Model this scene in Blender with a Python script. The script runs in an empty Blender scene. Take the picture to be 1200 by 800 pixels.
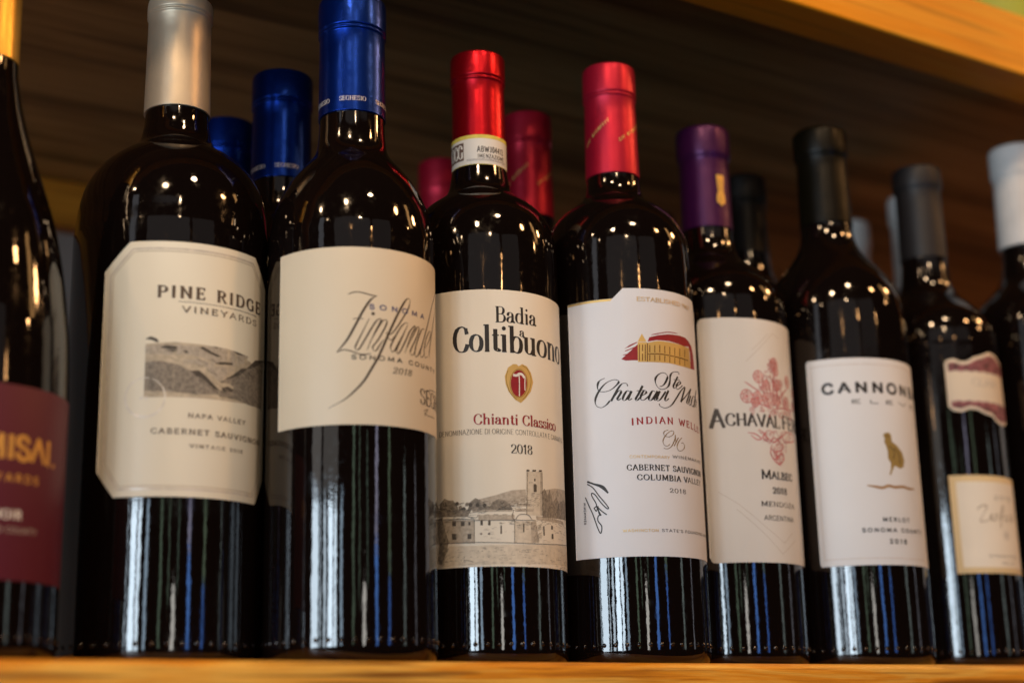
import bpy, bmesh, math, random, json
from mathutils import Vector, Matrix
random.seed(7)
SC = bpy.context.scene
COL = SC.collection
R = math.radians

# ------------------------------------------------------------------ camera
YAW = R(33.22)                     # heading away from the shelf's normal
PITCH, ROLL = R(14.45), R(-1.39)
CAM = Vector((0.0, -0.5426, -0.0298))
Fh = Vector((math.sin(YAW), math.cos(YAW), 0)); Rh = Vector((math.cos(YAW), -math.sin(YAW), 0)); Z = Vector((0, 0, 1))
Fw = Fh*math.cos(PITCH) + Z*math.sin(PITCH); Uw = Z*math.cos(PITCH) - Fh*math.sin(PITCH)
R2 = Rh*math.cos(ROLL) + Uw*math.sin(ROLL); U2 = Uw*math.cos(ROLL) - Rh*math.sin(ROLL)
cd = bpy.data.cameras.new('camera'); cam = bpy.data.objects.new('camera', cd); COL.objects.link(cam)
M = Matrix((R2, U2, -Fw)).transposed().to_4x4(); M.translation = CAM
cam.matrix_world = M
cd.sensor_width = 36; cd.lens = 1790.9/1200*36; cd.clip_start = .01; cd.clip_end = 50
cd.dof.use_dof = True; cd.dof.focus_distance = .705; cd.dof.aperture_fstop = 4.0; cd.dof.aperture_blades = 9
SC.camera = cam

# ------------------------------------------------------------------ world, lamps, exposure
w = bpy.data.worlds.new('World'); SC.world = w; w.use_nodes = True
w.node_tree.nodes['Background'].inputs[0].default_value = (1, .72, .5, 1)
w.node_tree.nodes['Background'].inputs[1].default_value = .010
SC.view_settings.view_transform = 'Standard'; SC.view_settings.look = 'None'
SC.view_settings.exposure = -.03; SC.view_settings.gamma = 1
SC.cycles.use_denoising = True
SC.cycles.max_bounces = 8; SC.cycles.caustics_reflective = False; SC.cycles.caustics_refractive = False
SC.cycles.sample_clamp_indirect = 3

P0 = Fh*.70 + Vector((CAM.x, CAM.y, .12))
def direction(az, el=0):
    az, el = R(az), R(el)
    return (Rh*math.sin(az) - Fh*math.cos(az))*math.cos(el) + Z*math.sin(el)
def panel(name, az0, az1, el0, el1, L, col, dist=3.0):
    """a lit opening or surface of the room behind the camera, as a rectangular lamp"""
    az = (az0+az1)/2
    d = direction(az); hd = dist
    z0, z1 = math.tan(R(el0))*hd, math.tan(R(el1))*hd
    wd = 2*hd*math.tan(R((az1-az0)/2)); ht = z1-z0
    ld = bpy.data.lights.new(name, 'AREA'); ld.shape = 'RECTANGLE'; ld.size = wd; ld.size_y = ht
    ld.energy = L*math.pi*wd*ht/1.0; ld.color = col
    o = bpy.data.objects.new(name, ld); COL.objects.link(o)
    o.location = P0 + d*hd + Z*((z0+z1)/2)
    o.rotation_euler = (-d).to_track_quat('-Z', 'Y').to_euler()
    return o
def bulb(az, el, dist, LR, rad=.03, col=(1, .60, .26)):
    ld = bpy.data.lights.new('pendant_or_fill_bulb', 'POINT'); ld.shadow_soft_size = rad; ld.color = col
    ld.energy = LR*4*math.pi**2
    o = bpy.data.objects.new('pendant_or_fill_bulb', ld); COL.objects.link(o); o.location = P0 + direction(az, el)*dist
    return o
COOL = (.72, .87, 1.0)
panel('window_pane', -46, -37, -5, 7.5, 17, COOL, 3.2)
panel('window_pane', -35, -33.4, -5, 7.5, 8, COOL, 3.2)
panel('window_pane', -30, -27, -5, 7.5, 11, COOL, 3.2)
panel('window_pane', -24, -18, -5, 7.5, 22, COOL, 3.2)
panel('window_pane', -16.5, -13, -5, 7.5, 18, COOL, 3.2)
panel('window_pane', -9, -6, -5, 7.0, 6, (.6, .8, 1), 2.2)
panel('lit_wall', -46, -34, 8.0, 14, 1.3, (1, .93, .86), 3.3)
panel('lit_wall', -31, -12, 8.0, 13, .9, (1, .93, .86), 3.0)
panel('pale_door', -40, -33, 13, 29, .8, (.92, .93, 1), 2.2)
panel('grey_wall', -18, 30, 13.5, 30, .24, (1, .92, .90), 4.5)
panel('grey_wall', 33, 60, 13.5, 28, .15, (1, .90, .86), 4.5)
panel('foliage_strip', 6.5, 9, -3, 12, 1.8, (.50, .72, .50), 2.4)
panel('foliage_strip', 14, 15.5, 1, 11, 1.3, (.50, .70, .50), 1.7)
panel('white_cup', 19.5, 23, -6, 2.6, 7, (1, .95, .86), 2.0)
panel('foliage_strip', 24.5, 26, 2.6, 10, 1.3, (.45, .65, .50), 2.0)
panel('lilac_strip', 35, 38.5, 4.6, 11.5, 3.2, (.78, .74, 1), 1.8)
panel('blue_strip', 35, 38.5, -6, 4.5, 5.5, (.14, .36, 1), 1.8)
panel('foliage_strip', 52, 55, 2.3, 12, 1.8, (.48, .66, .42), 1.4)
panel('blue_strip', 52, 54.5, -6, 2.2, 4, (.12, .32, 1), 1.4)
panel('grey_strip', 77, 80, -4, 9, 1.6, (.75, .9, .85), 2.2)
panel('grey_strip', 97, 99, -4, 9, 1.2, (.85, .85, .95), 1.6)
panel('side_lamp', 94, 99, 24, 38, 4.5, (1, .50, .17), 2.5)
panel('side_window', 134, 138, -6, 10, 7, (.80, .85, 1), 2.6)
WB = (1, .68, .40); WO = (1, .50, .19)
for az, el, d, lr, c in ((-41, 34, 2.4, .36, WB), (-5, 40, 2.0, .98, WB), (73, 36, 2.0, .66, WO), (105, 30, 2.2, .60, WO), (31, 17.5, 3.4, .16, WO), (62, 16.3, 3.6, .12, WO), (4, 16.2, 4.0, .12, WO),
                      (34, 50, 1.8, .86, WB), (16, 29, 2.8, .40, WB), (-62, 27, 2.6, .16, WB), (-72, 19, 3, .08, WO), (-28, 26, 3.2, .10, WB), (-23, 12, 4, .06, WO), (90, 23, 2.8, .20, WO)):  # second bulb on this line: unseen fill added to brighten the labels
    bulb(az, el, d, lr, .08 if lr > .5 else .045, c)

# ------------------------------------------------------------------ helpers
def tag(o, label=None, cat=None, group=None, kind=None):
    for k, v in (('label', label), ('category', cat), ('group', group), ('kind', kind)):
        if v: o[k] = v
    return o
def empty(name, loc):
    o = bpy.data.objects.new(name, None); COL.objects.link(o); o.location = loc; o.empty_display_size = .02
    return o
def mobj(name, verts, faces, mats, parent=None, smooth=True, midx=None, loc=None):
    me = bpy.data.meshes.new(name); me.from_pydata(verts, [], faces)
    for m in (mats if isinstance(mats, (list, tuple)) else [mats]): me.materials.append(m)
    if smooth: me.polygons.foreach_set('use_smooth', [True]*len(faces))
    if midx: me.polygons.foreach_set('material_index', midx)
    me.update()
    o = bpy.data.objects.new(name, me); COL.objects.link(o)
    if parent: o.parent = parent
    if loc: o.location = loc
    return o

def nt(name):
    m = bpy.data.materials.new(name); m.use_nodes = True
    return m, m.node_tree, m.node_tree.nodes['Principled BSDF']
def node(t, typ, **kw):
    n = t.nodes.new(typ)
    for k, v in kw.items():
        if k in n.inputs: n.inputs[k].default_value = v
        else: setattr(n, k, v)
    return n
def coords(t, scale, kind='Object'):
    tc = t.nodes.new('ShaderNodeTexCoord'); mp = t.nodes.new('ShaderNodeMapping'); mp.inputs['Scale'].default_value = scale
    t.links.new(tc.outputs[kind], mp.inputs[0]); return mp.outputs[0]
def ramp(t, fac, stops):
    r = t.nodes.new('ShaderNodeValToRGB'); e = r.color_ramp.elements
    while len(e) < len(stops): e.new(.5)
    for i, (p, c) in enumerate(stops): e[i].position = p; e[i].color = (*c, 1)
    t.links.new(fac, r.inputs[0]); return r.outputs[0]
def flat(name, col, rough=.6, metal=0, var=.12, scale=300, spec=.4, bump=0.0):
    m, t, b = nt(name)
    n = node(t, 'ShaderNodeTexNoise', Scale=scale, Detail=3.0)
    t.links.new(coords(t, (1, 1, 1)), n.inputs['Vector'])
    c = ramp(t, n.outputs[0], [(.3, [x*(1-var) for x in col]), (.7, [min(1, x*(1+var)) for x in col])])
    t.links.new(c, b.inputs['Base Color'])
    b.inputs['Roughness'].default_value = rough; b.inputs['Metallic'].default_value = metal
    b.inputs['Specular IOR Level'].default_value = spec
    if bump:
        bp = node(t, 'ShaderNodeBump', Strength=1.0, Distance=bump); t.links.new(n.outputs[0], bp.inputs['Height']); t.links.new(bp.outputs[0], b.inputs['Normal'])
    return m
def paper(name, col, rough=.55):
    m, t, b = nt(name)
    v = coords(t, (1, 1, 1))
    n = node(t, 'ShaderNodeTexNoise', Scale=900.0, Detail=4.0); t.links.new(v, n.inputs['Vector'])
    n2 = node(t, 'ShaderNodeTexNoise', Scale=25.0, Detail=3.0); t.links.new(v, n2.inputs['Vector'])
    c = ramp(t, n2.outputs[0], [(.3, [x*.955 for x in col]), (.7, col)])
    t.links.new(c, b.inputs['Base Color']); b.inputs['Roughness'].default_value = rough
    b.inputs['Specular IOR Level'].default_value = .3
    bp = node(t, 'ShaderNodeBump', Strength=.6, Distance=.00005); t.links.new(n.outputs[0], bp.inputs['Height']); t.links.new(bp.outputs[0], b.inputs['Normal'])
    return m
def glass(name, col, rough=.015):
    m, t, b = nt(name)
    v = coords(t, (1, 1, .35))
    n = node(t, 'ShaderNodeTexNoise', Scale=38.0, Detail=2.0); t.links.new(v, n.inputs['Vector'])
    n2 = node(t, 'ShaderNodeTexNoise', Scale=420.0, Detail=5.0); t.links.new(coords(t, (1, 1, 1)), n2.inputs['Vector'])
    n5 = node(t, 'ShaderNodeTexNoise', Scale=26.0, Detail=4.0, Distortion=1.2); t.links.new(coords(t, (1, 1, 1)), n5.inputs['Vector'])
    ad = t.nodes.new('ShaderNodeMath'); ad.operation = 'ADD'
    t.links.new(ramp(t, n2.outputs[0], [(.45, (rough,)*3), (.80, (.12,)*3)]), ad.inputs[0]); t.links.new(ramp(t, n5.outputs[0], [(.50, (0, 0, 0)), (.68, (.07,)*3)]), ad.inputs[1])
    t.links.new(ad.outputs[0], b.inputs['Roughness'])
    b.inputs['Base Color'].default_value = (*col, 1)
    b.inputs['IOR'].default_value = 1.52; b.inputs['Specular IOR Level'].default_value = .56
    bp = node(t, 'ShaderNodeBump', Strength=1.0, Distance=.00022); t.links.new(n.outputs[0], bp.inputs['Height'])
    n3 = node(t, 'ShaderNodeTexNoise', Scale=1.0, Detail=3.0, Roughness=.6); t.links.new(coords(t, (330, 330, 210)), n3.inputs['Vector'])
    bq = node(t, 'ShaderNodeBump', Strength=1.0, Distance=.000026); t.links.new(n3.outputs[0], bq.inputs['Height'])
    t.links.new(bp.outputs[0], bq.inputs['Normal']); t.links.new(bq.outputs[0], b.inputs['Normal'])
    return m
def foil(name, col, rough=.33, metal=.75, brush=0.0, spec=.5):
    m, t, b = nt(name)
    v = coords(t, (1, 1, 1))
    n = node(t, 'ShaderNodeTexNoise', Scale=60.0, Detail=4.0); t.links.new(v, n.inputs['Vector'])
    t.links.new(ramp(t, n.outputs[0], [(.3, [x*.86 for x in col]), (.7, col)]), b.inputs['Base Color'])
    b.inputs['Metallic'].default_value = metal; b.inputs['Roughness'].default_value = rough; b.inputs['Specular IOR Level'].default_value = spec
    wv = node(t, 'ShaderNodeTexNoise', Scale=1.0, Detail=2.0)
    t.links.new(coords(t, (60, 60, 2600)), wv.inputs['Vector'])
    bp = node(t, 'ShaderNodeBump', Strength=1.0, Distance=.000012 + brush); t.links.new(wv.outputs[0], bp.inputs['Height'])
    bp2 = node(t, 'ShaderNodeBump', Strength=1.0, Distance=.00045); t.links.new(n.outputs[0], bp2.inputs['Height'])
    t.links.new(bp.outputs[0], bp2.inputs['Normal']); t.links.new(bp2.outputs[0], b.inputs['Normal'])
    return m
def wood(name, dark, mid, light, rough=.35, grain=1.0, sc=1.0, spec=.3):
    m, t, b = nt(name)
    n1 = node(t, 'ShaderNodeTexNoise', Scale=1.0, Detail=6.0, Roughness=.6, Distortion=.6); t.links.new(coords(t, (2.2*sc, 34*sc, 34*sc)), n1.inputs['Vector'])
    n2 = node(t, 'ShaderNodeTexNoise', Scale=1.0, Detail=8.0, Roughness=.7); t.links.new(coords(t, (9*sc, 420*sc, 420*sc)), n2.inputs['Vector'])
    n3 = node(t, 'ShaderNodeTexNoise', Scale=5.0*sc, Detail=3.0); t.links.new(coords(t, (.6, 1, 1)), n3.inputs['Vector'])
    c1 = ramp(t, n1.outputs[0], [(.30, dark), (.47, mid), (.56, light), (.70, mid)])
    c2 = ramp(t, n2.outputs[0], [(.35, (.55, .5, .45)), (.6, (1, 1, 1))])
    mx = node(t, 'ShaderNodeMix', data_type='RGBA', blend_type='MULTIPLY'); mx.inputs[0].default_value = .55*grain
    t.links.new(c1, mx.inputs[6]); t.links.new(c2, mx.inputs[7])
    n4 = node(t, 'ShaderNodeTexNoise', Scale=1.0, Detail=3.0, Distortion=.4); t.links.new(coords(t, (3.2*sc, 95*sc, 95*sc)), n4.inputs['Vector'])
    c4 = ramp(t, n4.outputs[0], [(.36, (.30, .24, .20)), (.46, (1, 1, 1)), (.62, (1, 1, 1)), (.72, (.55, .48, .42))])
    mx3 = node(t, 'ShaderNodeMix', data_type='RGBA', blend_type='MULTIPLY'); mx3.inputs[0].default_value = min(1, grain)
    t.links.new(mx.outputs[2], mx3.inputs[6]); t.links.new(c4, mx3.inputs[7]); mx = mx3
    c3 = ramp(t, n3.outputs[0], [(.3, (.72, .70, .68)), (.65, (1, 1, 1))])
    mx2 = node(t, 'ShaderNodeMix', data_type='RGBA', blend_type='MULTIPLY'); mx2.inputs[0].default_value = .8
    t.links.new(mx.outputs[2], mx2.inputs[6]); t.links.new(c3, mx2.inputs[7])
    t.links.new(mx2.outputs[2], b.inputs['Base Color']); b.inputs['Roughness'].default_value = rough; b.inputs['Specular IOR Level'].default_value = spec
    bp = node(t, 'ShaderNodeBump', Strength=1.0, Distance=.0002); t.links.new(n2.outputs[0], bp.inputs['Height']); t.links.new(bp.outputs[0], b.inputs['Normal'])
    return m

# ------------------------------------------------------------------ the shelf unit (setting)
SH = wood('honey_varnished_wood', (.44, .13, .008), (.86, .34, .022), (.94, .52, .09), .30, .85, 2.6, .3)
SHU = wood('amber_trim_wood', (.80, .27, .004), (.84, .33, .020), (.86, .38, .030), .5, .35, 1.6, .12)
UND = wood('shaded_underside_wood', (.080, .052, .020), (.30, .205, .080), (.43, .31, .13), .5, .50, .62, .2)  # darker than the other boards: underside shade put into the wood colour
def board(name, x0, x1, y0, y1, z0, z1, mat, parent=None, bev=.003, seg=3):
    bm = bmesh.new(); bmesh.ops.create_cube(bm, size=1)
    for v in bm.verts: v.co = Vector(((x0, x1)[v.co.x > 0], (y0, y1)[v.co.y > 0], (z0, z1)[v.co.z > 0]))
    if bev: bmesh.ops.bevel(bm, geom=bm.edges[:], offset=bev, segments=seg, affect='EDGES', profile=.5)
    me = bpy.data.meshes.new(name); bm.to_mesh(me); bm.free(); me.materials.append(mat)
    o = bpy.data.objects.new(name, me); COL.objects.link(o)
    if parent: o.parent = parent
    return o
HU, TRIM = .3477, .0405
sh = board('shelf', -.55, 2.3, 0, .4948, -.032, 0, SH, bev=.0035, seg=4); tag(sh, kind='structure')
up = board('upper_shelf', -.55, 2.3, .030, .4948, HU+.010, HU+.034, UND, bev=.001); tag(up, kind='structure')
tr = board('front_trim', -.55, 2.3, 0, .0298, HU, HU+TRIM, SHU, parent=up, bev=.0015)
wl = board('back_wall', -.55, 2.3, .4952, .515, -.05, .62, flat('grey_wall_paint', (.17, .14, .12), .8, 0, .10, 12), bev=0); tag(wl, kind='structure')
bt = board('wall_batten', -.55, 2.3, .479, .4948, HU-.024, HU+.0095, wood('batten_wood', (.36, .13, .012), (.46, .18, .016), (.52, .21, .02), .5, .6, 1.0, .15), parent=wl, bev=.001)

# ------------------------------------------------------------------ ink: pen strokes and fills wrapped round a cylinder
A0 = -math.pi/2 - YAW              # azimuth that is u = 0 on every label
class Print:
    def __init__(s, rad, step=.0000012):
        s.rad = rad; s.v = []; s.f = []; s.mi = []; s.mats = []; s.layer = 0; s.step = step
    def mat(s, m):
        if m not in s.mats: s.mats.append(m)
        return s.mats.index(m)
    def p(s, u, v):
        th = A0 + u*.001/s.rad; r = s.rad + .00003 + s.step*(s.layer % 170)
        s.v.append((r*math.cos(th), r*math.sin(th), v*.001)); return len(s.v)-1
    def ribbon(s, pts, wf, m):
        """pts in mm; wf(tx, ty, t) gives the width"""
        k = s.mat(m); runs = [[pts[0]]]
        for i in range(1, len(pts)):
            a, b = pts[i-1], pts[i]
            if math.hypot(b[0]-a[0], b[1]-a[1]) < 1e-6: continue
            runs[-1].append(b)
            if i < len(pts)-1:
                c = pts[i+1]; d1 = math.atan2(b[1]-a[1], b[0]-a[0]); d2 = math.atan2(c[1]-b[1], c[0]-b[0])
                if abs((d2-d1+math.pi) % (2*math.pi)-math.pi) > .9: runs.append([b])
        tot = sum(len(r_) for r_ in runs); done = 0
        for run in runs:
            if len(run) < 2: continue
            s.layer += 1; prev = None; n = len(run)
            for i, q in enumerate(run):
                a = run[max(0, i-1)]; b = run[min(n-1, i+1)]
                tx, ty = b[0]-a[0], b[1]-a[1]; L = math.hypot(tx, ty) or 1; tx /= L; ty /= L
                wd = wf(tx, ty, (done+i)/max(1, tot-1))/2
                e = wd*.3 if i == n-1 else (-wd*.3 if i == 0 else 0)
                x, y = q[0]+tx*e, q[1]+ty*e
                cur = (s.p(x-ty*wd, y+tx*wd), s.p(x+ty*wd, y-tx*wd))
                if prev: s.f.append((prev[0], prev[1], cur[1], cur[0])); s.mi.append(k)
                prev = cur
            done += n
    def fill(s, poly, m, step=1.4):
        k = s.mat(m); s.layer += 1
        poly = [(round(q[0], 3), q[1]) for q in poly]; us = sorted(set(q[0] for q in poly)); lo, hi = us[0], us[-1]
        us += [lo+step*i for i in range(1, int((hi-lo)/step)+1)]; us = sorted(set(us)); n = len(poly)
        for a, b in zip(us, us[1:]):
            if b-a < 5e-4: continue
            sp = []
            for i in range(n):
                p1, p2 = poly[i], poly[(i+1) % n]
                if p1[0] > p2[0]: p1, p2 = p2, p1
                if p1[0] <= a+1e-5 and p2[0] >= b-1e-5 and p2[0] > p1[0]:
                    f = lambda x: p1[1]+(p2[1]-p1[1])*(x-p1[0])/(p2[0]-p1[0])
                    sp.append((f(a), f(b)))
            sp.sort(key=lambda t: t[0]+t[1])
            for i in range(0, len(sp)-1, 2):
                s.f.append((s.p(a, sp[i][0]), s.p(b, sp[i][1]), s.p(b, sp[i+1][1]), s.p(a, sp[i+1][0]))); s.mi.append(k)
    def circle(s, u, v, r, m, n=14):
        s.fill([(u+r*math.cos(6.28318*i/n), v+r*math.sin(6.28318*i/n)) for i in range(n)], m, 9)
    def build(s, name, parent):
        if s.f: return mobj(name, s.v, s.f, s.mats, parent, midx=s.mi)
def smooth_path(pts, k=5):
    if len(pts) < 3: 
        return [tuple(pts[0])] + [(pts[0][0]+(pts[-1][0]-pts[0][0])*i/4, pts[0][1]+(pts[-1][1]-pts[0][1])*i/4) for i in range(1, 5)]
    P = [pts[0]]+list(pts)+[pts[-1]]; out = []
    for i in range(1, len(P)-2):
        p0, p1, p2, p3 = P[i-1:i+3]
        for j in range(k):
            t = j/k
            out.append(tuple(.5*(2*p1[c]+(p2[c]-p0[c])*t+(2*p0[c]-5*p1[c]+4*p2[c]-p3[c])*t*t+(3*p1[c]-p0[c]-3*p2[c]+p3[c])*t**3) for c in (0, 1)))
    out.append(tuple(pts[-1])); return out
def bez(s_):
    """'M x,y L x,y C x,y x,y x,y' -> list of point lists"""
    out = []; tk = s_.replace('M', ' M ').replace('L', ' L ').replace('C', ' C ').split(); i = 0; mode = ''
    pt = lambda a: tuple(float(q) for q in a.split(','))
    while i < len(tk):
        if tk[i] in 'MLC': mode = tk[i]; i += 1; continue
        if mode == 'M': out.append([pt(tk[i])]); i += 1; mode = 'L'
        elif mode == 'L':
            a = out[-1][-1]; b = pt(tk[i]); i += 1; n = max(1, int(math.hypot(b[0]-a[0], b[1]-a[1])/2.5))
            out[-1] += [(a[0]+(b[0]-a[0])*j/n, a[1]+(b[1]-a[1])*j/n) for j in range(1, n+1)]
        else:
            a = out[-1][-1]; b, c, d = pt(tk[i]), pt(tk[i+1]), pt(tk[i+2]); i += 3
            for j in range(1, 10):
                t = j/9; q = 1-t
                out[-1].append(tuple(q**3*a[k]+3*q*q*t*b[k]+3*q*t*t*c[k]+t**3*d[k] for k in (0, 1)))
    return out
# glyph: width, strokes, horizontal serifs, vertical serifs, ball dots
G_ = {
'A': (8, 'M.3,0 L4,10 L7.7,0 M1.7,3.5 L6.3,3.5', '.4,0 7.6,0'),
'B': (7, 'M1.3,0 L1.3,10 M1.3,10 L3.6,10 C6.4,10 6.4,5.3 3.6,5.3 M1.3,5.3 L3.6,5.3 C7.4,5.3 7.4,0 3.6,0 L1.3,0', '.9,0 .9,10'),
'C': (7.8, 'M7,7.2 C6.6,9.2 5.5,10 4.3,10 C-.7,10 -.7,0 4.3,0 C5.7,0 6.8,.9 7.2,2.8', '', '7.1,8.2'),
'D': (8.2, 'M1.3,0 L1.3,10 M1.3,10 L3.6,10 C9,10 9,0 3.6,0 L1.3,0', '.9,0 .9,10'),
'E': (6.8, 'M1.3,0 L1.3,10 M1.3,10 L6,10 M1.3,5.2 L4.8,5.2 M1.3,0 L6.2,0', '.9,0 .9,10', '6,9 6.2,1 4.8,5.2'),
'F': (6.4, 'M1.3,0 L1.3,10 M1.3,10 L6,10 M1.3,5.2 L4.8,5.2', '1.3,0 .9,10', '6,9 4.8,5.2'),
'G': (8.4, 'M7,7.4 C6.6,9.2 5.5,10 4.3,10 C-.7,10 -.7,0 4.3,0 C5.8,0 6.9,.6 7.3,1.4 M7.3,.6 L7.3,4.4', '7.2,4.4', '7.1,8.2'),
'H': (8.6, 'M1.4,0 L1.4,10 M7.2,0 L7.2,10 M1.4,5.1 L7.2,5.1', '1.4,0 1.4,10 7.2,0 7.2,10'),
'I': (3.2, 'M1.6,0 L1.6,10', '1.6,0 1.6,10'),
'J': (5, 'M3.4,10 L3.4,2.4 C3.4,-.2 1.2,-.4 .5,1.2', '3.4,10'),
'K': (7.8, 'M1.4,0 L1.4,10 M7,10 L1.4,4.4 M3.2,6 L7.2,0', '1.4,0 1.4,10 6.8,10 7.2,0'),
'L': (6.3, 'M1.3,0 L1.3,10 M1.3,0 L6,0', '.9,0 1.3,10', '6,1'),
'M': (10.4, 'M1.2,0 L1.6,10 L5.2,1.2 L8.8,10 L9.2,0', '1.2,0 1.2,10 9.2,0 9.2,10'),
'N': (8.8, 'M1.4,0 L1.4,10 L7.4,0 L7.4,10', '1.4,0 .9,10 7.4,10'),
'O': (8.8, 'M4.4,10 C-.8,10 -.8,0 4.4,0 C9.6,0 9.6,10 4.4,10', ''),
'P': (6.8, 'M1.3,0 L1.3,10 M1.3,10 L3.6,10 C7.3,10 7.3,4.6 3.6,4.6 L1.3,4.6', '1.3,0 .9,10'),
'R': (7.6, 'M1.3,0 L1.3,10 M1.3,10 L3.6,10 C7,10 7,5 3.6,5 L1.3,5 M3.9,5 L6.8,0', '1.3,0 .9,10 7,0'),
'S': (6.4, 'M5.6,7.7 C5.2,9.3 4.4,10 3.2,10 C.2,10 -.3,6.4 2.5,5.4 C3.5,5 5.9,4.6 5.9,2.6 C5.9,.9 4.6,0 3.2,0 C1.8,0 .9,.9 .6,2.6', '', '5.6,8.5 .6,1.6'),
'T': (7.6, 'M3.8,0 L3.8,10 M.6,10 L7,10', '3.8,0', '.6,9 7,9'),
'U': (8.4, 'M1.4,10 L1.4,3 C1.4,-1 7,-1 7,3 L7,10', '1.4,10 7,10'),
'V': (8, 'M.4,10 L4,0 L7.6,10', '.4,10 7.6,10'),
'W': (11.4, 'M.4,10 L3.2,0 L5.7,8.6 L8.2,0 L11,10', '.4,10 11,10'),
'Y': (7.8, 'M.4,10 L3.9,4.8 L7.4,10 M3.9,4.8 L3.9,0', '.4,10 7.4,10 3.9,0'),
'Z': (7, 'M.8,10 L6.4,10 L.6,0 L6.6,0', '', '.8,9 6.6,1'),
'0': (6, 'M3,10 C-.4,10 -.4,0 3,0 C6.4,0 6.4,10 3,10', ''),
'1': (4.2, 'M.9,8 L2.4,10 L2.4,0', '2.4,0'),
'2': (6, 'M.8,7.6 C.9,10.6 5.2,10.8 5.2,7.4 C5.2,5 2.6,3.4 .6,.4 L5.6,.4', '', '5.6,1.2', '.9,7.6'),
'3': (6, 'M.8,8 C1.2,10.6 5,10.6 5,7.8 C5,5.6 3.4,5.3 2.4,5.3 C3.8,5.3 5.4,4.8 5.4,2.6 C5.4,-.6 .9,-.6 .6,2', ''),
'4': (6, 'M4.2,0 L4.2,10 L.4,3 L5.6,3', ''),
'6': (6, 'M5,9.4 C2.4,10 .7,6.6 .7,3.4 C.7,-1 5.4,-1 5.4,3.2 C5.4,6.6 1.4,6.6 .8,3.4', ''),
'7': (6, 'M.6,10 L5.4,10 L2.2,0', ''),
'8': (6, 'M3,5.4 C.4,5.8 .4,10 3,10 C5.6,10 5.6,5.8 3,5.4 C0,5 0,0 3,0 C6,0 6,5 3,5.4', ''),
'9': (6, 'M5.2,6.6 C4.6,3.4 .6,3.4 .6,6.8 C.6,11 5.3,11 5.3,6.6 C5.3,3.4 3.6,0 1,.6', ''),
"'": (2, 'M1,10 L.8,8', ''), ' ': (3.4, '', ''), '.': (2, 'M1,0 L1,.6', ''),
'a': (5.9, 'M.9,5 C1.3,7.2 4.4,7.2 4.4,4.6 L4.4,1.2 C4.4,0 5.1,-.2 5.8,.6 M4.4,4 C2.4,3.7 .6,3.2 .6,1.5 C.6,-.5 3.8,-.5 4.4,1.8', '', '', '1.1,5'),
'b': (6.5, 'M1.4,.2 L1.4,10.4 M1.4,4.6 C2.4,7.2 6,7.2 6,3.3 C6,-.8 2.4,-.6 1.4,1.8', '.9,10.4'),
'c': (5.2, 'M4.6,5 C4,7.2 .5,7.2 .5,3.3 C.5,-.8 4,-.6 4.8,1.6', '', '', '4.5,5'),
'd': (6.6, 'M5.1,0 L5.1,10.4 M5.1,4.6 C4.1,7.2 .5,7.2 .5,3.3 C.5,-.8 4.1,-.6 5.1,1.8', '4.6,10.4 5.6,0'),
'h': (7, 'M1.4,0 L1.4,10.4 M1.4,4.4 C2.4,7 5.4,7.2 5.4,4.4 L5.4,0', '1.4,0 .9,10.4 5.4,0'),
'i': (3, 'M1.5,0 L1.5,6.5', '1.5,0 1,6.5', '', '1.5,9.2'),
'l': (3, 'M1.5,0 L1.5,10.4', '1.5,0 1,10.4'),
'n': (7, 'M1.4,0 L1.4,6.5 M1.4,4.4 C2.4,7 5.4,7.2 5.4,4.4 L5.4,0', '1.4,0 .9,6.5 5.4,0'),
'o': (6.4, 'M3.2,6.6 C-.4,6.6 -.4,0 3.2,0 C6.8,0 6.8,6.6 3.2,6.6', ''),
's': (4.8, 'M4.1,5.2 C3.8,6.3 3.2,6.6 2.4,6.6 C.2,6.6 .2,4.2 2,3.6 C2.8,3.3 4.4,3 4.4,1.7 C4.4,.4 3.4,0 2.4,0 C1.3,0 .6,.5 .4,1.7', '', '4.1,5.7 .4,1'),
't': (4.2, 'M2,8.6 L2,1.4 C2,0 3.2,-.3 4,.8 M.4,6.4 L3.8,6.4', ''),
'u': (7, 'M1.4,6.5 L1.4,2.2 C1.4,-.6 4.4,-.4 5.4,2 M5.4,6.5 L5.4,0', '.9,6.5 4.9,6.5 5.9,0'),
}
GC = {k: (v[0], bez(v[1]), [tuple(map(float, q.split(','))) for q in v[2].split()],
          [tuple(map(float, q.split(','))) for q in (v[3] if len(v) > 3 else '').split()],
          [tuple(map(float, q.split(','))) for q in (v[4] if len(v) > 4 else '').split()]) for k, v in G_.items()}
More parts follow.
